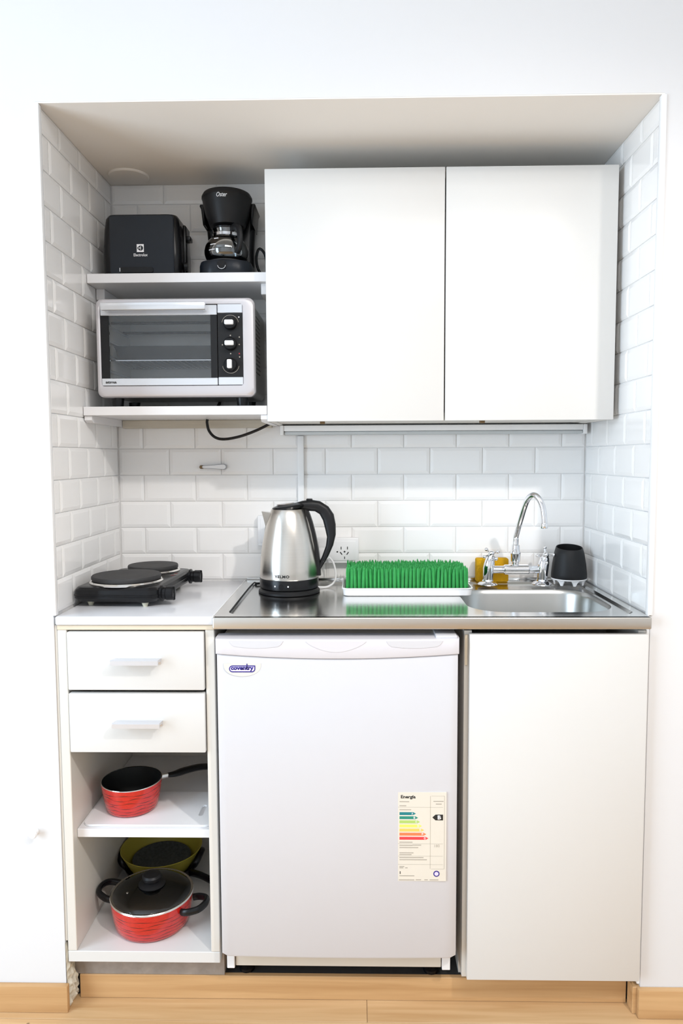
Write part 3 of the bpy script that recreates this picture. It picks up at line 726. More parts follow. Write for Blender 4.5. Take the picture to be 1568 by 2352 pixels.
# lid, tilted up to the handle
bm = BM()
lathe(bm, [(0, -.004), (.0425, -.004), (.0445, .0010), (.0420, .0050), (.0300, .0085), (.0140, .0102), (0, .0105)], 48)
xf(bm, Matrix.Translation((.001, 0, .2060)) @ Matrix.Rotation(math.radians(-8), 4, 'Y')); obj('lid', bm, 'black', kt, local=True)
bm = BM(); lathe(bm, [(0, 0), (.0260, 0), (.0240, .0025), (0, .0042)], 32); xf(bm, Matrix.Translation((-.006, 0, .2145)) @ Matrix.Rotation(math.radians(-7), 4, 'Y')); obj('lid_plate', bm, 'chrome', kt, local=True)
# spout
bm = BM()
def vee(z, tip, wid, base): return [(-base, -wid, z), (-tip, -.0035, z + .004), (-tip, .0035, z + .004), (-base, wid, z)]
loft(bm, [vee(.135, krad(.135) - .001, .004, krad(.135) - .006), vee(.155, .0600, .014, .050), vee(.178, .0655, .019, .044), vee(.192, .0695, .021, .040)]); obj('spout', bm, 'kettle', kt, local=True)
# handle: outer and inner curve in the xz plane
ho = [(.018, .2175), (.036, .2230), (.060, .2255), (.082, .2215), (.103, .2080), (.1165, .1880), (.1215, .1620), (.1215, .1350), (.1150, .1080), (.1020, .0790), (.0900, .0590), (.0800, .0420)]
hi = [(.020, .2040), (.036, .2020), (.054, .1965), (.068, .1955), (.080, .1880), (.0885, .1720), (.0945, .1480), (.0985, .1290), (.0955, .1060), (.0860, .0800), (.0770, .0600), (.0715, .0420)]
bm = BM(); loops = []
for (xo, zo), (xi, zi), wd_ in zip(ho, hi, (.020, .019, .017, .0145, .0135, .0135, .0135, .0135, .013, .0115, .010, .0085)):
    cxm, czm = (xo + xi) / 2, (zo + zi) / 2; ux, uz = (xo - xi) / 2, (zo - zi) / 2
    loops.append([(cxm + ux * math.copysign(abs(math.cos(a)) ** .7, math.cos(a)), wd_ * math.copysign(abs(math.sin(a)) ** .7, math.sin(a)), czm + uz * math.copysign(abs(math.cos(a)) ** .7, math.cos(a))) for a in [2 * PI * k / 14 for k in range(14)]])
lo2 = []
for k in range(len(loops) - 1):
    for t_ in (0, .25, .5, .75):
        lo2.append([tuple(Vector(a).lerp(Vector(b), t_)) for a, b in zip(loops[k], loops[k + 1])])
lo2.append(loops[-1])
loft(bm, lo2); obj('handle', bm, 'blackm', kt, local=True, ang=50)
bm = BM(); box(bm, .046, .062, -.008, .008, .2225, .2285, .002, 2); obj('lid_button', bm, 'black', kt, local=True)
# strap between handle and body
bm = BM(); loops = []
for z in [.030 + .0175 * k for k in range(11)]:
    r = krad(min(z, .2030)); loops.append([(r - .004, -.0125, z), (r + .0055, -.0105, z), (r + .0070, 0, z), (r + .0055, .0105, z), (r - .004, .0125, z)])
loft(bm, loops); obj('handle_strap', bm, 'blackm', kt, local=True, ang=60)
def wrap(bm, r, z0):
    for v in bm.verts:
        a = v.co.x / r; rr = krad(z0 + v.co.z) + .0002 - v.co.y
        v.co = Vector((rr * math.sin(a), -rr * math.cos(a), z0 + v.co.z))
    return bm
bm = text_bm('YELMO', 0.0385, 0.0072, 0.0003, bold=0.045, space=1.15); bmesh.ops.translate(bm, vec=(-.012, 0, 0), verts=bm.verts[:]); obj('lettering', wrap(bm, .0757, .0375), 'ink', kt, local=True, smooth=False)
for dx in (-.030, .004):
    bm = BM(); lathe(bm, [(0, 0), (.0022, 0), (.0018, .001), (0, .0012)], 12, c=(.0758 * math.sin(dx / .0758), -.0758 * math.cos(dx / .0758), .0125), mtx=Rx); obj('indicator', bm, 'inkw', kt, local=True)
bm = BM(); lathe(bm, [(0, 0), (.0065, 0), (.0055, .0022), (0, .0026)], 16, c=(-.013, -.0742, .0115), mtx=Rx); obj('power_button', bm, 'black', kt, local=True)

# ------------------------------------------------------------------ drying rack
dx0, dx1, dy0, dy1 = 0.6235, 0.9500, 0.2400, 0.4080
rk = thing('drying_rack', 'white dish drying tray filled with upright green silicone grass', 'drying rack', ((dx0 + dx1) / 2, (dy0 + dy1) / 2, PZ))
def rl(ins, z, r=.014): return [(x, y, z) for x, y in rrect(dx0 + ins, dx1 - ins, dy0 + ins, dy1 - ins, r, 5)]
bm = BM(); loft(bm, [rl(.006, PZ + .0004), rl(.003, PZ + .002), rl(.0010, PZ + .017), rl(-.0008, PZ + .0182), rl(-.0008, PZ + .0205), rl(.0025, PZ + .0207), rl(.0045, PZ + .015)]); obj('tray', bm, 'white', rk, ang=40)
bm = BM(); loft(bm, [rl(.0065, PZ + .0152), rl(.0065, PZ + .0188), rl(.0075, PZ + .0195)]); obj('grass_mat', bm, 'greend', rk)
bm = BM()
NX, NY = 31, 15
for j in range(NY):
    for i in range(NX):
        x = dx0 + .013 + (dx1 - dx0 - .026) * (i + (.5 if j % 2 else 0)) / (NX - .5)
        y = dy0 + .012 + (dy1 - dy0 - .024) * j / (NY - 1)
        hgt = .0525 + random.uniform(-.003, .003); a = random.uniform(-.45, .45); w = random.uniform(.0030, .0036); d = .0014
        ca, sa = math.cos(a), math.sin(a); lx, lyy = random.uniform(-.0018, .0018), random.uniform(-.0018, .0018)
        vs = []
        for zf, k in ((0, 1.0), (.72, .96), (.91, .66)):
            for px, py in ((w * k, 0), (0, d), (-w * k, 0), (0, -d)):
                vs.append(bm.verts.new((x + px * ca - py * sa + lx * zf, y + px * sa + py * ca + lyy * zf, PZ + .0185 + hgt * zf)))
        tip = bm.verts.new((x + lx, y + lyy, PZ + .0185 + hgt))
        for q in (0, 4):
            for k in range(4): bm.faces.new((vs[q + k], vs[q + (k + 1) % 4], vs[q + 4 + (k + 1) % 4], vs[q + 4 + k]))
        for k in range(4): bm.faces.new((vs[8 + k], vs[8 + (k + 1) % 4], tip))
g = obj('grass_blades', bm, 'green', rk, smooth=False); g['kind'] = 'stuff'

# ------------------------------------------------------------------ faucet
FYY = 0.378
fz = SZ + .0004
fc = thing('kitchen_faucet', 'chrome bridge mixer tap with cross handles and curved spout', 'faucet', (1.083, FYY, fz))
def cross(cx, cy, cz, tilt, spin, nm='cross_handle'):
    m = Matrix.Translation((cx, cy, cz)) @ Matrix.Rotation(tilt, 4, 'X') @ Matrix.Rotation(spin, 4, 'Z')
    bm = BM(); lathe(bm, [(0, -.010), (.0060, -.010), (.0075, -.004), (.0085, .002), (.0060, .008), (.0030, .0100), (0, .0105)], 16)
    for k in range(4):
        a = PI / 2 * k; d = Vector((math.cos(a), math.sin(a), 0))
        tube(bm, [d * .004, d * .012, d * .018], [.0030, .0022, .0026], 8)
        t = bmesh.new(); bmesh.ops.create_uvsphere(t, u_segments=10, v_segments=8, radius=.0052); bmesh.ops.translate(t, vec=d * .0215, verts=t.verts[:]); merge(bm, t)
    xf(bm, m); return obj(nm, bm, 'chrome', fc)
for k, (bx, tx) in enumerate(((1.0110, 1.0190), (1.1550, 1.1630))):
    bm = BM(); lathe(bm, [(0, 0), (.0265, 0), (.0270, .0020), (.0225, .0065), (.0155, .0095), (.0135, .0140), (0, .0140)], 32, c=(bx, FYY, fz)); obj('flange', bm, 'chrome', fc)
    bm = BM()
    prof = [(bx, fz + .008, .0130), (bx + .001, fz + .028, .0142), (bx + .002, fz + .045, .0152), (bx + .004, fz + .058, .0145), (bx + .006, fz + .070, .0120), (tx - .001, fz + .078, .0085)]
    loops = [[(x + r * math.cos(a), FYY + r * math.sin(a), z) for a in [2 * PI * q / 18 for q in range(18)]] for x, z, r in prof]
    loft(bm, loops); obj('valve_body', bm, 'chrome', fc)
    if k == 0: cross(tx, FYY - .002, fz + .082, math.radians(34), math.radians(28))
    else: cross(tx, FYY - .004, fz + .079, math.radians(66), math.radians(2))
Ry = Matrix.Rotation(PI / 2, 3, 'Y')
bm = BM(); lathe(bm, [(0, 0), (.0105, 0), (.0105, .034), (.0118, .036), (.0138, .038), (.0138, .100), (.0118, .102), (.0105, .104), (.0105, .134), (0, .134)], 20, c=(1.0170, FYY, fz + .0400), mtx=Ry); obj('bridge', bm, 'chrome', fc)
bm = BM(); lathe(bm, [(0, 0), (.0095, 0), (.0085, .010), (.0090, .016), (.0120, .019), (.0125, .036), (.0135, .038), (.0135, .043), (.0110, .047), (.0100, .062), (.0080, .064), (0, .064)], 22, c=(1.0840, FYY, fz + .0440)); obj('spout_collar', bm, 'chrome', fc)
sp_path = smooth_path([(1.0840, FYY, fz + .104), (1.0843, FYY, fz + .122), (1.0846, FYY - .004, fz + .133), (1.0870, .340, fz + .175), (1.0900, .312, fz + .210), (1.0925, .290, fz + .231), (1.0975, .270, fz + .2430), (1.1050, .258, fz + .2440), (1.1140, .248, fz + .2320), (1.1200, .243, fz + .2130), (1.1225, .240, fz + .1900), (1.1230, .240, fz + .1760)], 5)
bm = BM(); tube(bm, sp_path, .0074, 16, up=(0, -1, 0)); obj('spout', bm, 'chrome', fc, ang=60)
bm = BM(); lathe(bm, [(0, 0), (.0080, 0), (.0088, .0015), (.0088, .0110), (.0080, .0130), (0, .0130)], 20, c=(1.1230, .240, fz + .1640)); obj('aerator', bm, 'chrome', fc)

# sponge and utensil pot behind the sink
sp = thing('sponge', 'yellow sponge standing behind the tap', 'sponge', (1.0320, .425, fz))
bm = BM(); box(bm, .9860, 1.0740, .4120, .4400, fz, fz + .0650, .005, 3); obj('sponge_block', bm, 'sponge', sp)
hd = thing('utensil_holder', 'black tapered utensil pot on white splayed feet by the right wall', 'utensil holder', (1.2270, .380, fz))
bm = BM()
lathe(bm, [(.0455, .0180), (.0465, .0200), (.0462, .0300), (.0435, .0550), (.0385, .0850), (.0345, .0990), (.0335, .1000), (.0322, .0990), (.0360, .0840), (.0410, .0550), (.0430, .0250), (0, .0245)], 44)
for v in bm.verts:
    if v.co.z > .07: v.co.z += -.005 * (v.co.z - .07) / .03 * (-v.co.y / .034)
lathe(bm, [(0, .0180), (.0455, .0180)], 44)
obj('cup', bm, 'charcoal', hd, local=True, ang=50)
bm = BM(); box(bm, -.031, .031, -.0012, .0012, .030, .0880); obj('divider', bm, 'charcoal', hd, local=True)
bm = BM(); lathe(bm, [(0, .0178), (.0465, .0178), (.0470, .0160), (.0420, .0130), (.0300, .0120), (0, .0120)], 44); ft = obj('drip_base', bm, 'white', hd, local=True)
for k in range(7):
    a = 2 * PI * k / 7 + .35
    bm = BM(); loops = []
    for z, r0_, w, dd in ((.0150, .0440, .0110, .006), (.0080, .0405, .0060, .0045), (.0, .0385, .0030, .003)):
        loops.append([(r0_ - dd, -w, z), (r0_, -w, z), (r0_, w, z), (r0_ - dd, w, z)])
    loft(bm, loops); xf(bm, Matrix.Rotation(a, 4, 'Z')); obj('foot', bm, 'white', hd, local=True)

# ------------------------------------------------------------------ toaster
TZ = 1.7027
to = thing('toaster', 'black two-slice toaster with white logo on the upper shelf', 'toaster', (0.124, .36, TZ))
tx0, tx1, ty0, ty1 = 0.0265, 0.2215, .2900, .4300
def tl(ins, z, r=.02, dz=0): return [(x, y, z) for x, y in rrect(tx0 + ins, tx1 - ins, ty0 + ins, ty1 - ins, r, 6)]
bm = BM(); loft(bm, [tl(.004, TZ + .006, .016), tl(.0, TZ + .012), tl(-.001, TZ + .060), tl(.002, TZ + .120), tl(.005, TZ + .146), tl(.010, TZ + .1555), tl(.020, TZ + .1590, .016)]); obj('housing', bm, 'black', to, ang=40)
def tpan(e, y): return [(x, y, z) for x, z in rrect(.0475 + e, .2080 - e, TZ + .007 + e, TZ + .151 - e, .006, 4)]
bm = BM(); loft(bm, [tpan(0, ty0 + .012), tpan(0, ty0 - .0015), tpan(.002, ty0 - .0035)]); fp = obj('front_panel', bm, 'toaster', to)
for yy in (.335, .385):
    bm = BM(); box(bm, .055, .195, yy - .011, yy + .011, TZ + .1575, TZ + .1600); obj('slot', bm, 'dark', to)
bm = BM(); prism_y(bm, rrect(.0730, .1560, TZ + .0100, TZ + .0235, .004, 3), ty0 - .0075, ty0 - .002); obj('crumb_tray', bm, 'black', to)
bm = BM(); box(bm, .0725, .0742, ty0 - .0078, ty0 - .0030, TZ + .0125, TZ + .0215); obj('crumb_tray_glint', bm, 'alu', to)
bm = BM(); box(bm, tx1 - .002, tx1 + .0055, .335, .385, TZ + .018, TZ + .140, .0025, 2); obj('control_end', bm, 'black', to)
bm = BM(); box(bm, tx1 + .004, tx1 + .0150, .345, .375, TZ + .105, TZ + .116, .002, 2); obj('lever', bm, 'black', to)
bm = BM(); lathe(bm, [(0, 0), (.0105, 0), (.0100, .008), (0, .0085)], 20, c=(tx1 + .0045, .325, TZ + .034), mtx=Ry); obj('browning_knob', bm, 'black', to)
for xx, yy in ((.045, .305), (.203, .305), (.045, .415), (.203, .415)):
    bm = BM(); lathe(bm, [(0, 0), (.008, 0), (.009, .0065), (0, .0065)], 12, c=(xx, yy, TZ)); obj('foot', bm, 'charcoal', to)
ey = ty0 - .0036; ex, ez = .1245, TZ + .0700
bm = BM(); box(bm, ex - .0088, ex + .0088, ey - .0004, ey + .0004, ez - .0095, ez + .0095); obj('logo_plate', bm, 'inkw', to)
bm = BM(); prism_y(bm, [(ex + .0005, ez - .0072), (ex + .0005, ez + .0072), (ex - .0072, ez + .0015), (ex - .0072, ez - .0015)], ey - .0008, ey - .0004)
prism_y(bm, [(ex + .0018, ez - .0070), (ex + .0060, ez - .0038), (ex + .0072, ez), (ex + .0060, ez + .0038), (ex + .0018, ez + .0070)], ey - .0008, ey - .0004); obj('logo_mark', bm, 'toaster', to, smooth=False)
bm = BM(); box(bm, ex - .0050, ex + .0005, ey - .0011, ey - .0007, ez - .0010, ez + .0010); obj('logo_bar', bm, 'inkw', to)
bm = text_bm('Electrolux', .0350, .0072, .0003, bold=.015); moved(bm, ex + .0005, ey, TZ + .0535); obj('lettering', bm, 'inkw', to, smooth=False)

# ------------------------------------------------------------------ coffee maker and carafe
CXX = .3320
cm = thing('coffee_maker', 'black drip coffee maker with white script logo on the upper shelf', 'coffee maker', (CXX, .365, TZ))
bm = BM()
out = rrect(CXX - .0665, CXX + .0665, .2750, .4400, .045, 8)
o2 = lambda s, z: [(CXX + (x - CXX) * s, .3575 + (y - .3575) * s, z) for x, y in out]
loft(bm, [o2(.97, TZ + .0003), o2(1, TZ + .006), o2(.995, TZ + .030), o2(.96, TZ + .038), o2(.80, TZ + .0405)]); obj('base', bm, 'toaster', cm, ang=40)
bm = BM(); lathe(bm, [(0, .0405), (.0490, .0405), (.0490, .0430), (.0450, .0440), (0, .0440)], 36, c=(CXX, .3330, TZ)); obj('hotplate', bm, 'burner', cm)
bm = BM(); prism_y(bm, rrect(CXX - .014, CXX + .008, TZ + .014, TZ + .034, .006, 4), .2715, .2790); obj('switch', bm, 'black', cm)
bm = BM(); tube(bm, [(CXX - .003 + .0095 * math.cos(a), .2722, TZ + .023 - .0085 * math.sin(a)) for a in [PI * k / 10 for k in range(11)]], .0009, 6); obj('switch_rim', bm, 'alu', cm)
bm = BM()
loft(bm, [[(x, y, z) for x, y in rrect(CXX - hw, CXX + hw, .392, .4430, .015, 5)] for z, hw in ((TZ + .036, .060), (TZ + .090, .0600), (TZ + .125, .0620), (TZ + .185, .0675), (TZ + .200, .0690))]); obj('water_column', bm, 'black', cm, ang=40)
bm = BM()
def bk(z, rx, ry): return [(CXX + rx * math.cos(a), .350 + ry * math.sin(a), z) for a in [2 * PI * k / 40 for k in range(40)]]
loft(bm, [bk(TZ + .132, .036, .042), bk(TZ + .136, .044, .050), bk(TZ + .160, .0535, .058), bk(TZ + .190, .0605, .064), bk(TZ + .203, .0625, .066), bk(TZ + .2045, .064, .0675), bk(TZ + .209, .064, .0675), bk(TZ + .216, .060, .064), bk(TZ + .2195, .050, .054)]); obj('filter_basket', bm, 'blackm', cm, ang=40)
for s in (-1, 1):
    bm = BM(); loft(bm, [[(x, y, z) for x, y in rrect(CXX + s * (.058 + w / 2) - w / 2, CXX + s * (.058 + w / 2) + w / 2, .352, .4420, .004, 4)] for z, w in ((TZ + .145, .006), (TZ + .185, .0105), (TZ + .192, .0140), (TZ + .196, .0130))]); obj('side_rail', bm, 'black', cm)
bm = text_bm('Oster', .0270, .0105, .0003, shear=.3, bold=.012)
for v in bm.verts:
    z = TZ + .1975 + v.co.z; r = .0605 + .0025 * (z - TZ - .19) / .013; ry_ = r + .0035; a = v.co.x / r
    v.co = Vector((CXX - .002 + r * math.sin(a), .350 - (ry_ + .0004 - v.co.y) * math.cos(a), z))
obj('lettering', bm, 'inkw', cm, smooth=False)
bm = BM(); tube(bm, smooth_path([(.385, .430, TZ + .012), (.403, .415, TZ + .008), (.425, .395, TZ + .030), (.424, .390, TZ + .075), (.408, .392, TZ + .095), (.399, .395, TZ + .072), (.405, .398, TZ + .040), (.428, .405, TZ + .018), (.439, .410, TZ + .012)], 6), .0035, 8); obj('cord', bm, 'black', cm)
bm = BM(); tube(bm, smooth_path([(.3985, .388, TZ + .010), (.415, .375, TZ + .014), (.437, .372, TZ + .010)], 6), .0060, 8); obj('plug', bm, 'black', cm)

cf = thing('coffee_carafe', 'glass coffee jug with black handle standing in the coffee maker', 'carafe', (CXX, .3330, TZ + .0442))
gp = [(0, .0006), (.0400, .0006), (.0450, .004), (.0492, .016), (.0500, .026), (.0480, .038), (.0420, .050), (.0350, .058), (.0325, .063), (.0330, .0720), (.0345, .0790)]
gp = [(r * 1.13 if .0012 < z < .06 else r, z) for r, z in gp]
gi = [(r - .0018 if r > .002 else 0, z + (.0018 if z < .01 else 0)) for r, z in reversed(gp)]
bm = BM(); lathe(bm, gp + gi, 44); obj('glass_jug', bm, 'clear', cf, local=True, ang=60)
bm = BM(); lathe(bm, [(.0328, .0620), (.0340, .0622), (.0344, .0690), (.0336, .0700), (.0330, .0690)], 40, close=True); obj('neck_band', bm, 'chrome', cf, local=True)
bm = BM(); lathe(bm, [(0, .0800), (.0350, .0800), (.0355, .0830), (.0300, .0862), (0, .0870)], 36); obj('lid', bm, 'black', cf, local=True)
hdir = Vector((math.sin(math.radians(38)), -math.cos(math.radians(38)), 0))
bm = BM(); tube(bm, smooth_path([hdir * .030 + Vector((0, 0, .0760)), hdir * .046 + Vector((0, 0, .0790)), hdir * .064 + Vector((0, 0, .0700)), hdir * .070 + Vector((0, 0, .0480)), hdir * .066 + Vector((0, 0, .0260)), hdir * .054 + Vector((0, 0, .0160))], 5), [.0085] * 26, 10, flat=.85); obj('handle', bm, 'blackm', cf, local=True)
for z, w, dx in ((.0480, .012, -.018), (.0325, .016, -.026), (.0200, .018, -.030)):
    bm = BM(); r = {.0480: .0490, .0325: .0560, .0200: .0562}[z]
    box(bm, -w / 2, w / 2, -.0004, 0, -.0009, .0009)
    for k_ in range(2): bmesh.ops.subdivide_edges(bm, edges=[e for e in bm.edges if abs(e.verts[0].co.x - e.verts[1].co.x) > .001], cuts=1)
    for v in bm.verts:
        a = (v.co.x + dx) / r; rr = r + .0006 - v.co.y; v.co = Vector((rr * math.sin(a), -rr * math.cos(a), z + v.co.z))
    obj('level_mark', bm, 'inkw', cf, local=True, smooth=False)

# ------------------------------------------------------------------ mini oven
OZ = 1.3762
ov = thing('mini_oven', 'silver countertop toaster oven with glass door and three knobs', 'oven', (0.226, .32, OZ))
ox0, ox1, oz0, oz1, oyf, oyb = .0345, .4170, 1.3985, 1.6330, .2050, .4220
def fl_(e, y, r=.016): return [(x, y, z) for x, z in rrect(ox0 + e, ox1 - e, oz0 + e, oz1 - e, r, 6)]
# outer casing: four sides, hollow behind the door
cx0, cx1, cz0, cz1 = .0480, .3290, 1.4260, 1.6160          # door opening
bm = BM()
loft(bm, [fl_(.004, .2300), fl_(.004, oyb)], False, True)
obj('casing', bm, 'galv', ov, ang=40)
bm = BM()
inner = lambda y: [(x, y, z) for x, z in rrect(ox0 + .0115, ox1 - .0275, oz0 + .0265, oz1 - .0145, .006, 6)]
loft(bm, [fl_(.003, .2305), fl_(0, .2260), fl_(0, .2120), fl_(.003, .2070), fl_(.008, oyf), inner(oyf + .0012), inner(oyf + .010), inner(.2300)], False, False)
obj('front_frame', bm, 'silver', ov, ang=35)
# cavity
kx0, kx1, kz0, kz1 = .0520, .3240, 1.4340, 1.6080
bm = BM(); t = bmesh.new()
bmesh.ops.create_cube(t, size=1)
for v in t.verts: v.co = Vector(((kx0 + kx1) / 2 + v.co.x * (kx1 - kx0), (.2210 + .4200) / 2 + v.co.y * (.4200 - .2210), (kz0 + kz1) / 2 + v.co.z * (kz1 - kz0)))
bmesh.ops.delete(t, geom=[f for f in t.faces if f.calc_center_median().y < .2215], context='FACES')
merge(bm, t); obj('cavity_liner', bm, 'liner', ov, smooth=False)
for k in range(4):
    z = 1.462 + k * .036
    bm = BM(); box(bm, kx0, kx0 + .006, .225, .40, z, z + .006, .001, 1); obj('side_rib', bm, 'silverl', ov)
bm = BM(); prism_y(bm, rrect(.120, .300, 1.470, 1.580, .012, 5), .4160, .4199); obj('rear_embossing', bm, 'liner', ov)
for z, y in ((1.586, .27), (1.577, .36), (1.448, .27), (1.448, .36)):
    bm = BM(); tube(bm, [(kx0, y, z), (kx1, y, z)], .0035, 8); obj('heating_rod', bm, 'charcoal', ov)
wr_ = BM()
for y in (.235, .400): tube(wr_, [(kx0 + .007, y, 1.4900), (kx1 - .002, y, 1.4900)], .0017, 6)
for k in range(18): xx = kx0 + .014 + k * .0145; tube(wr_, [(xx, .235, 1.4900), (xx, .400, 1.4900)], .0010, 6)
obj('wire_rack', wr_, 'chrome', ov)
# door
dY = .2075
bm = BM(); box(bm, .0665, .3110, dY + .002, dY + .0055, 1.4440, 1.5930); pane = obj('door_glass', bm, 'glass', ov, smooth=False)
for xa, xb in ((.0465, .0662), (.3113, .3270)):
    bm = BM(); box(bm, xa, xb, dY + .0005, dY + .0070, 1.4440, 1.5930); obj('door_border', bm, 'blackm', ov, smooth=False)
bm = BM(); box(bm, .0465, .3270, dY - .0015, dY + .0080, 1.4265, 1.4438, .001, 1); obj('door_bottom_rail', bm, 'silverl', ov)
bm = BM(); box(bm, .0465, .3270, dY - .0005, dY + .0080, 1.5932, 1.6165, .001, 1); obj('door_top_rail', bm, 'silverl', ov)
bm = BM(); box(bm, .0560, .3050, dY - .0300, dY - .0190, 1.6000, 1.6185, .003, 2)
for xa in (.0580, .2950): box(bm, xa, xa + .008, dY - .0195, dY - .0005, 1.6030, 1.6150)
obj('door_handle', bm, 'silverl', ov)
# control panel
bm = BM(); box(bm, .3290, .3885, dY + .0005, dY + .0080, 1.4455, 1.5970); obj('control_panel', bm, 'blackm', ov, smooth=False)
bm = BM(); box(bm, .3290, .3885, dY - .0012, dY + .0080, 1.5972, 1.6180, .001, 1); obj('panel_trim', bm, 'silverl', ov)
bm = BM(); box(bm, .3290, .3885, dY - .0012, dY + .0080, 1.4265, 1.4453, .001, 1); obj('panel_trim', bm, 'silverl', ov)
for z, vert in ((1.5720, 0), (1.5235, 0), (1.4745, 1)):
    cxk = .3590
    bm = BM(); lathe(bm, [(0, 0), (.0160, 0), (.0152, .010), (.0130, .0130), (0, .0135)], 30, c=(cxk, dY, z), mtx=Rx); kn = obj('knob', bm, 'black', ov)
    bm = BM()
    if vert: box(bm, cxk - .0055, cxk + .0055, dY - .0250, dY - .0120, z - .0105, z + .0105, .0025, 2)
    else: box(bm, cxk - .0105, cxk + .0105, dY - .0250, dY - .0120, z - .0055, z + .0055, .0025, 2)
    obj('knob_grip', bm, 'white', kn)
    if z != 1.5235:
        bm = BM(); a0, a1 = ((.05, .95) if not vert else (1.05, 1.95))
        pts = [(cxk + .0200 * math.cos(PI * (a0 + (a1 - a0) * k / 14)), dY + .0002, z + .0200 * math.sin(PI * (a0 + (a1 - a0) * k / 14))) for k in range(15)]
        tube(bm, pts, .0005, 6); obj('dial_arc', bm, 'inkg', ov)
for xx, zz, m in ((.3800, 1.5870, 'inkw'), (.3805, 1.5400, 'inkg'), (.3395, 1.5220, 'inkg'), (.3800, 1.5225, 'inkg'), (.3590, 1.5440, 'inkg'), (.3590, 1.5010, 'inkg'), (.3800, 1.5010, 'red'), (.3805, 1.4930, 'inkg')):
    bm = BM(); lathe(bm, [(0, 0), (.0016, 0), (.0016, .0004), (0, .0004)], 10, c=(xx, dY + .0004, zz), mtx=Rx); obj('panel_mark', bm, m, ov)
bm = text_bm('atma', .0270, .0058, .0003, bold=.03, space=.95); moved(bm, .0690, dY - .0015, 1.4345); obj('lettering', bm, 'ink', ov, smooth=False)
for xx in (.0720, .3800):
    for yy in (.2450, .3800):
        bm = BM(); lathe(bm, [(0, 0), (.0125, 0), (.0150, .0215), (.0150, .0220), (0, .0220)], 20, c=(xx, yy, OZ + .0001)); obj('foot', bm, 'black', ov)
vb = BM()
for j in range(14):
    for i_ in range(8):
        y = .262 + i_ * .0095 + (.0047 if j % 2 else 0); z = 1.462 + j * .0105
        lathe(vb, [(0, 0), (.0020, 0), (.0020, .0004), (0, .0004)], 6, c=(ox1 - .0040, y, z), mtx=Ry)
vo = obj('side_vents', vb, 'dark', ov, smooth=False); vo['kind'] = 'stuff'
bm = BM(); tube(bm, smooth_path([(.290, .428, 1.430), (.288, .442, 1.405), (.276, .4500, 1.385)], 5), .0038, 8); obj('cord', bm, 'black', ov)
bm = BM(); tube(bm, smooth_path([(.2640, .385, 1.3540), (.2630, .385, 1.3440), (.2680, .385, 1.3230), (.2840, .385, 1.3060), (.3090, .385, 1.3010), (.3500, .385, 1.3080), (.3950, .385, 1.3240), (.4320, .385, 1.3420)], 6), .0038, 8); obj('cord', bm, 'black', ov)

tr = thing('baking_tray', 'dark baking tray on the wire rack inside the mini oven', 'tray', (.188, .325, 1.4918))
bm = BM()
def trl(ins, z): return [(x, y, z) for x, y in rrect(.0620 + ins, .3170 - ins, .2500 + ins, .4050 - ins, .010, 4)]
loft(bm, [trl(.006, 1.4918), trl(.002, 1.5180), trl(-.001, 1.5260), trl(-.001, 1.5270), trl(.002, 1.5265), trl(.005, 1.5180), trl(.008, 1.4930)]); obj('tray_pan', bm, 'enblack', tr)

# ------------------------------------------------------------------ things in the open shelves
bz = .4139
ct = thing('cutting_board', 'white rounded cutting board lying on the cabinet shelf under the saucepan', 'cutting board', (.18, .11, bz))
bm = BM()
ob = rrect(.0330, .3260, .0320, .1950, .016, 6)
hole = [(.2935 + .0055 * math.cos(a), .1005 + (.0055 * math.sin(a) + (.021 if math.sin(a) > 0 else -.021))) for a in [2 * PI * k / 20 for k in range(20)]]
rings = []
for z in (bz + .0002, bz + .0052):
    vo_ = [bm.verts.new((x, y, z)) for x, y in ob]; vh = [bm.verts.new((x, y, z)) for x, y in hole]
    es = []
    for ring in (vo_, vh):
        for k in range(len(ring)): es.append(bm.edges.new((ring[k], ring[(k + 1) % len(ring)])))
    bmesh.ops.triangle_fill(bm, use_beauty=True, edges=es); rings.append((vo_, vh))
for a, b in zip(rings[0], rings[1]):
    for k in range(len(a)): bm.faces.new((a[k], a[(k + 1) % len(a)], b[(k + 1) % len(a)], b[k]))
obj('board', bm, 'white', ct, ang=30)

pz = bz + .0055
pn = thing('saucepan', 'small red saucepan with wavy dark bands and black handle on the shelf', 'saucepan', (.1215, .1160, pz))
bm = BM(); lathe(bm, [(0, .0004), (.0520, .0004), (.0575, .0030), (.0605, .0080), (.0640, .0250), (.0680, .0480), (.0702, .0660), (.0702, .0685), (.0690, .0685), (.0690, .0660)], 60); obj('body', bm, 'enamel', pn, local=True, ang=60)
bm = BM(); lathe(bm, [(.0690, .0684), (.0665, .0470), (.0625, .0250), (.0590, .0090), (.0520, .0035), (0, .0030)], 60); obj('inside', bm, 'enblack', pn, local=True, ang=60)
bm = BM(); lathe(bm, [(.0688, .0684), (.0704, .0682), (.0710, .0692), (.0704, .0703), (.0690, .0702)], 60, close=True); obj('rim', bm, 'rim', pn, local=True)
hd_ = Vector((.80, .60, 0)).normalized()
bm = BM(); tube(bm, [hd_ * .0690 + Vector((0, 0, .055)), hd_ * .0760 + Vector((0, 0, .0545)), hd_ * .0900 + Vector((0, 0, .0535))], [.0065, .0062, .0058], 10, flat=.8); obj('ferrule', bm, 'rim', pn, local=True)
bm = BM(); lathe(bm, [(0, 0), (.0045, 0), (.0035, .002), (0, .003)], 12, c=tuple(hd_ * .0690 + Vector((0, 0, .0480)) + Vector((0, 0, 0))), mtx=Matrix.Rotation(PI / 2, 3, 'Y')); obj('rivet', bm, 'rim', pn, local=True)
bm = BM(); hp_ = smooth_path([hd_ * .0895 + Vector((0, 0, .0540)), Vector((.0860, .0680, .0510)), Vector((.1060, .0950, .0480)), Vector((.1320, .1350, .0390)), Vector((.1600, .1800, .0220))], 5)
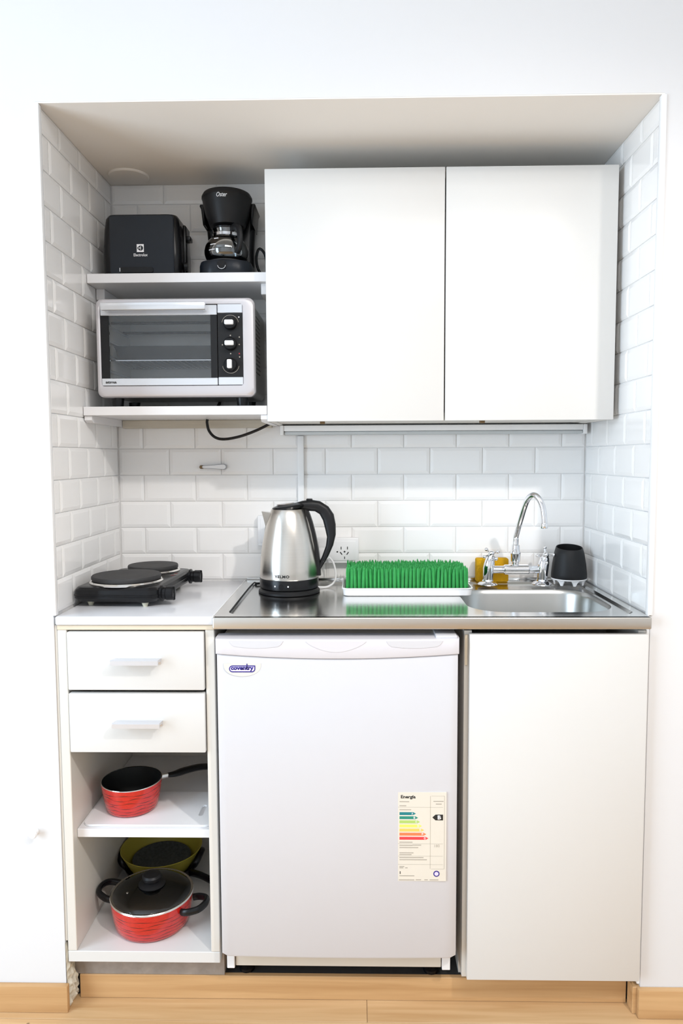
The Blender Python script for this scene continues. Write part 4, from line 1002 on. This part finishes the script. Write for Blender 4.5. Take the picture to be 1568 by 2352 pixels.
tube(bm, hp_, [.0052 + .0030 * min(1, k / 8) for k in range(len(hp_))], 10, flat=1.3); obj('handle', bm, 'black', pn, local=True)

oz = .1382
pt = thing('cooking_pot', 'red two-handled cooking pot with wavy dark bands on the cabinet bottom', 'pot', (.1660, .1080, oz))
bm = BM(); lathe(bm, [(0, .0004), (.0770, .0004), (.0830, .0030), (.0870, .0090), (.0910, .0280), (.0945, .0500), (.0965, .0700), (.0965, .0725), (.0950, .0725), (.0950, .0700)], 72); obj('body', bm, 'enamel', pt, local=True, ang=60)
bm = BM(); lathe(bm, [(.0950, .0722), (.0925, .0500), (.0890, .0280), (.0850, .0090), (.0760, .0040), (0, .0035)], 72); obj('inside', bm, 'enblack', pt, local=True, ang=60)
bm = BM(); lathe(bm, [(.0948, .0720), (.0966, .0718), (.0974, .0728), (.0966, .0739), (.0950, .0738)], 72, close=True); obj('rim', bm, 'rim', pt, local=True)
for ang_ in (math.radians(166), math.radians(-14)):
    u = Vector((math.cos(ang_), math.sin(ang_), 0)); v = Vector((-u.y, u.x, 0)); zz = Vector((0, 0, 1))
    P = [u * .0930 - v * .030 + zz * .057, u * .1080 - v * .032 + zz * .060, u * .1300 - v * .024 + zz * .065, u * .1380 - v * .008 + zz * .067, u * .1380 + v * .008 + zz * .067, u * .1300 + v * .024 + zz * .065, u * .1080 + v * .032 + zz * .060, u * .0930 + v * .030 + zz * .057]
    bm = BM(); tube(bm, smooth_path(P, 4), .0085, 10, flat=.75); hh = obj('handle', bm, 'black', pt, local=True)
    bm = BM(); m4 = Matrix(((u.x, v.x, 0), (u.y, v.y, 0), (0, 0, 1)))
    lathe(bm, [(0, 0), (.0055, 0), (.0045, .0025), (0, .0035)], 12, c=tuple(u * .0925 - v * .022 * 1 + zz * .0530), mtx=m4 @ Matrix.Rotation(PI / 2, 3, 'Y')); obj('rivet', bm, 'rim', pt, local=True)
ld = thing('pot_lid', 'smoked glass lid with black knob on the red cooking pot', 'lid', (.1660, .1080, oz + .0742))
bm = BM(); lathe(bm, [(.0930, .0006), (.0880, .0060), (.0720, .0125), (.0480, .0175), (.0200, .0200), (0, .0205), (0, .0180), (.0200, .0175), (.0480, .0150), (.0720, .0100), (.0870, .0040), (.0915, .0004)], 72, close=False); obj('glass_dome', bm, 'smoke', ld, local=True, ang=60)
bm = BM(); lathe(bm, [(.0910, .0002), (.0972, .0000), (.0980, .0012), (.0965, .0028), (.0915, .0024)], 72, close=True); obj('lid_rim', bm, 'rim', ld, local=True)
bm = BM(); lathe(bm, [(0, .0195), (.0310, .0195), (.0320, .0215), (.0260, .0250), (.0180, .0275), (.0190, .0310), (.0222, .0345), (.0228, .0400), (.0195, .0445), (.0100, .0466), (0, .0470)], 36); obj('lid_knob', bm, 'blackm', ld, local=True)
bm = BM(); lathe(bm, [(0, .0175), (.0030, .0175), (.0028, .0190), (0, .0195)], 12, c=(-.050, -.030, -.003)); obj('steam_vent', bm, 'rim', ld, local=True)

bp_ = thing('black_pan', 'black pan with upright side handles at the back under the yellow bowl', 'pan', (.1330, .3150, oz))
bm = BM(); lathe(bm, [(0, .0004), (.0800, .0004), (.0860, .0040), (.0980, .0330), (.0970, .0340), (.0845, .0065), (.0790, .0035), (0, .0030)], 56); obj('pan_body', bm, 'enblack', bp_, local=True)
for s in (-1, 1):
    bm = BM(); P = [(s * .0850, -.030, .028), (s * .0985, -.032, .045), (s * .1060, -.018, .058), (s * .1075, .004, .060), (s * .1030, .022, .050), (s * .0850, .030, .028)]
    tube(bm, smooth_path(P, 4), .0085, 10, flat=.8); obj('handle', bm, 'black', bp_, local=True)
bm = BM(); tube(bm, smooth_path([(.0880, -.045, .026), (.1180, -.075, .038), (.1500, -.100, .040), (.1760, -.118, .036)], 4), .0095, 10, flat=.7); obj('long_handle', bm, 'black', bp_, local=True)
yb_ = thing('yellow_bowl', 'translucent yellow plastic bowl at the back of the cabinet bottom', 'bowl', (.1330, .3170, oz + .0034))
bm = BM(); lathe(bm, [(0, .0004), (.0560, .0004), (.0700, .0060), (.0860, .0300), (.1000, .0570), (.1060, .0680), (.1075, .0700), (.1060, .0710), (.1000, .0640), (.0980, .0570), (.0830, .0310), (.0680, .0080), (.0560, .0030), (0, .0028)], 60); obj('bowl_body', bm, 'yellow', yb_, local=True, ang=50)
sd = thing('sieve_insert', 'dark speckled round sieve lying inside the yellow bowl', 'sieve', (.1330, .3170, oz + .036))
bm = BM(); lathe(bm, [(0, -.006), (.0500, -.004), (.0740, .0040), (.0770, .0075), (.0740, .0065), (.0500, -.0015), (0, -.003)], 48); obj('mesh_dish', bm, 'speckle', sd, local=True)
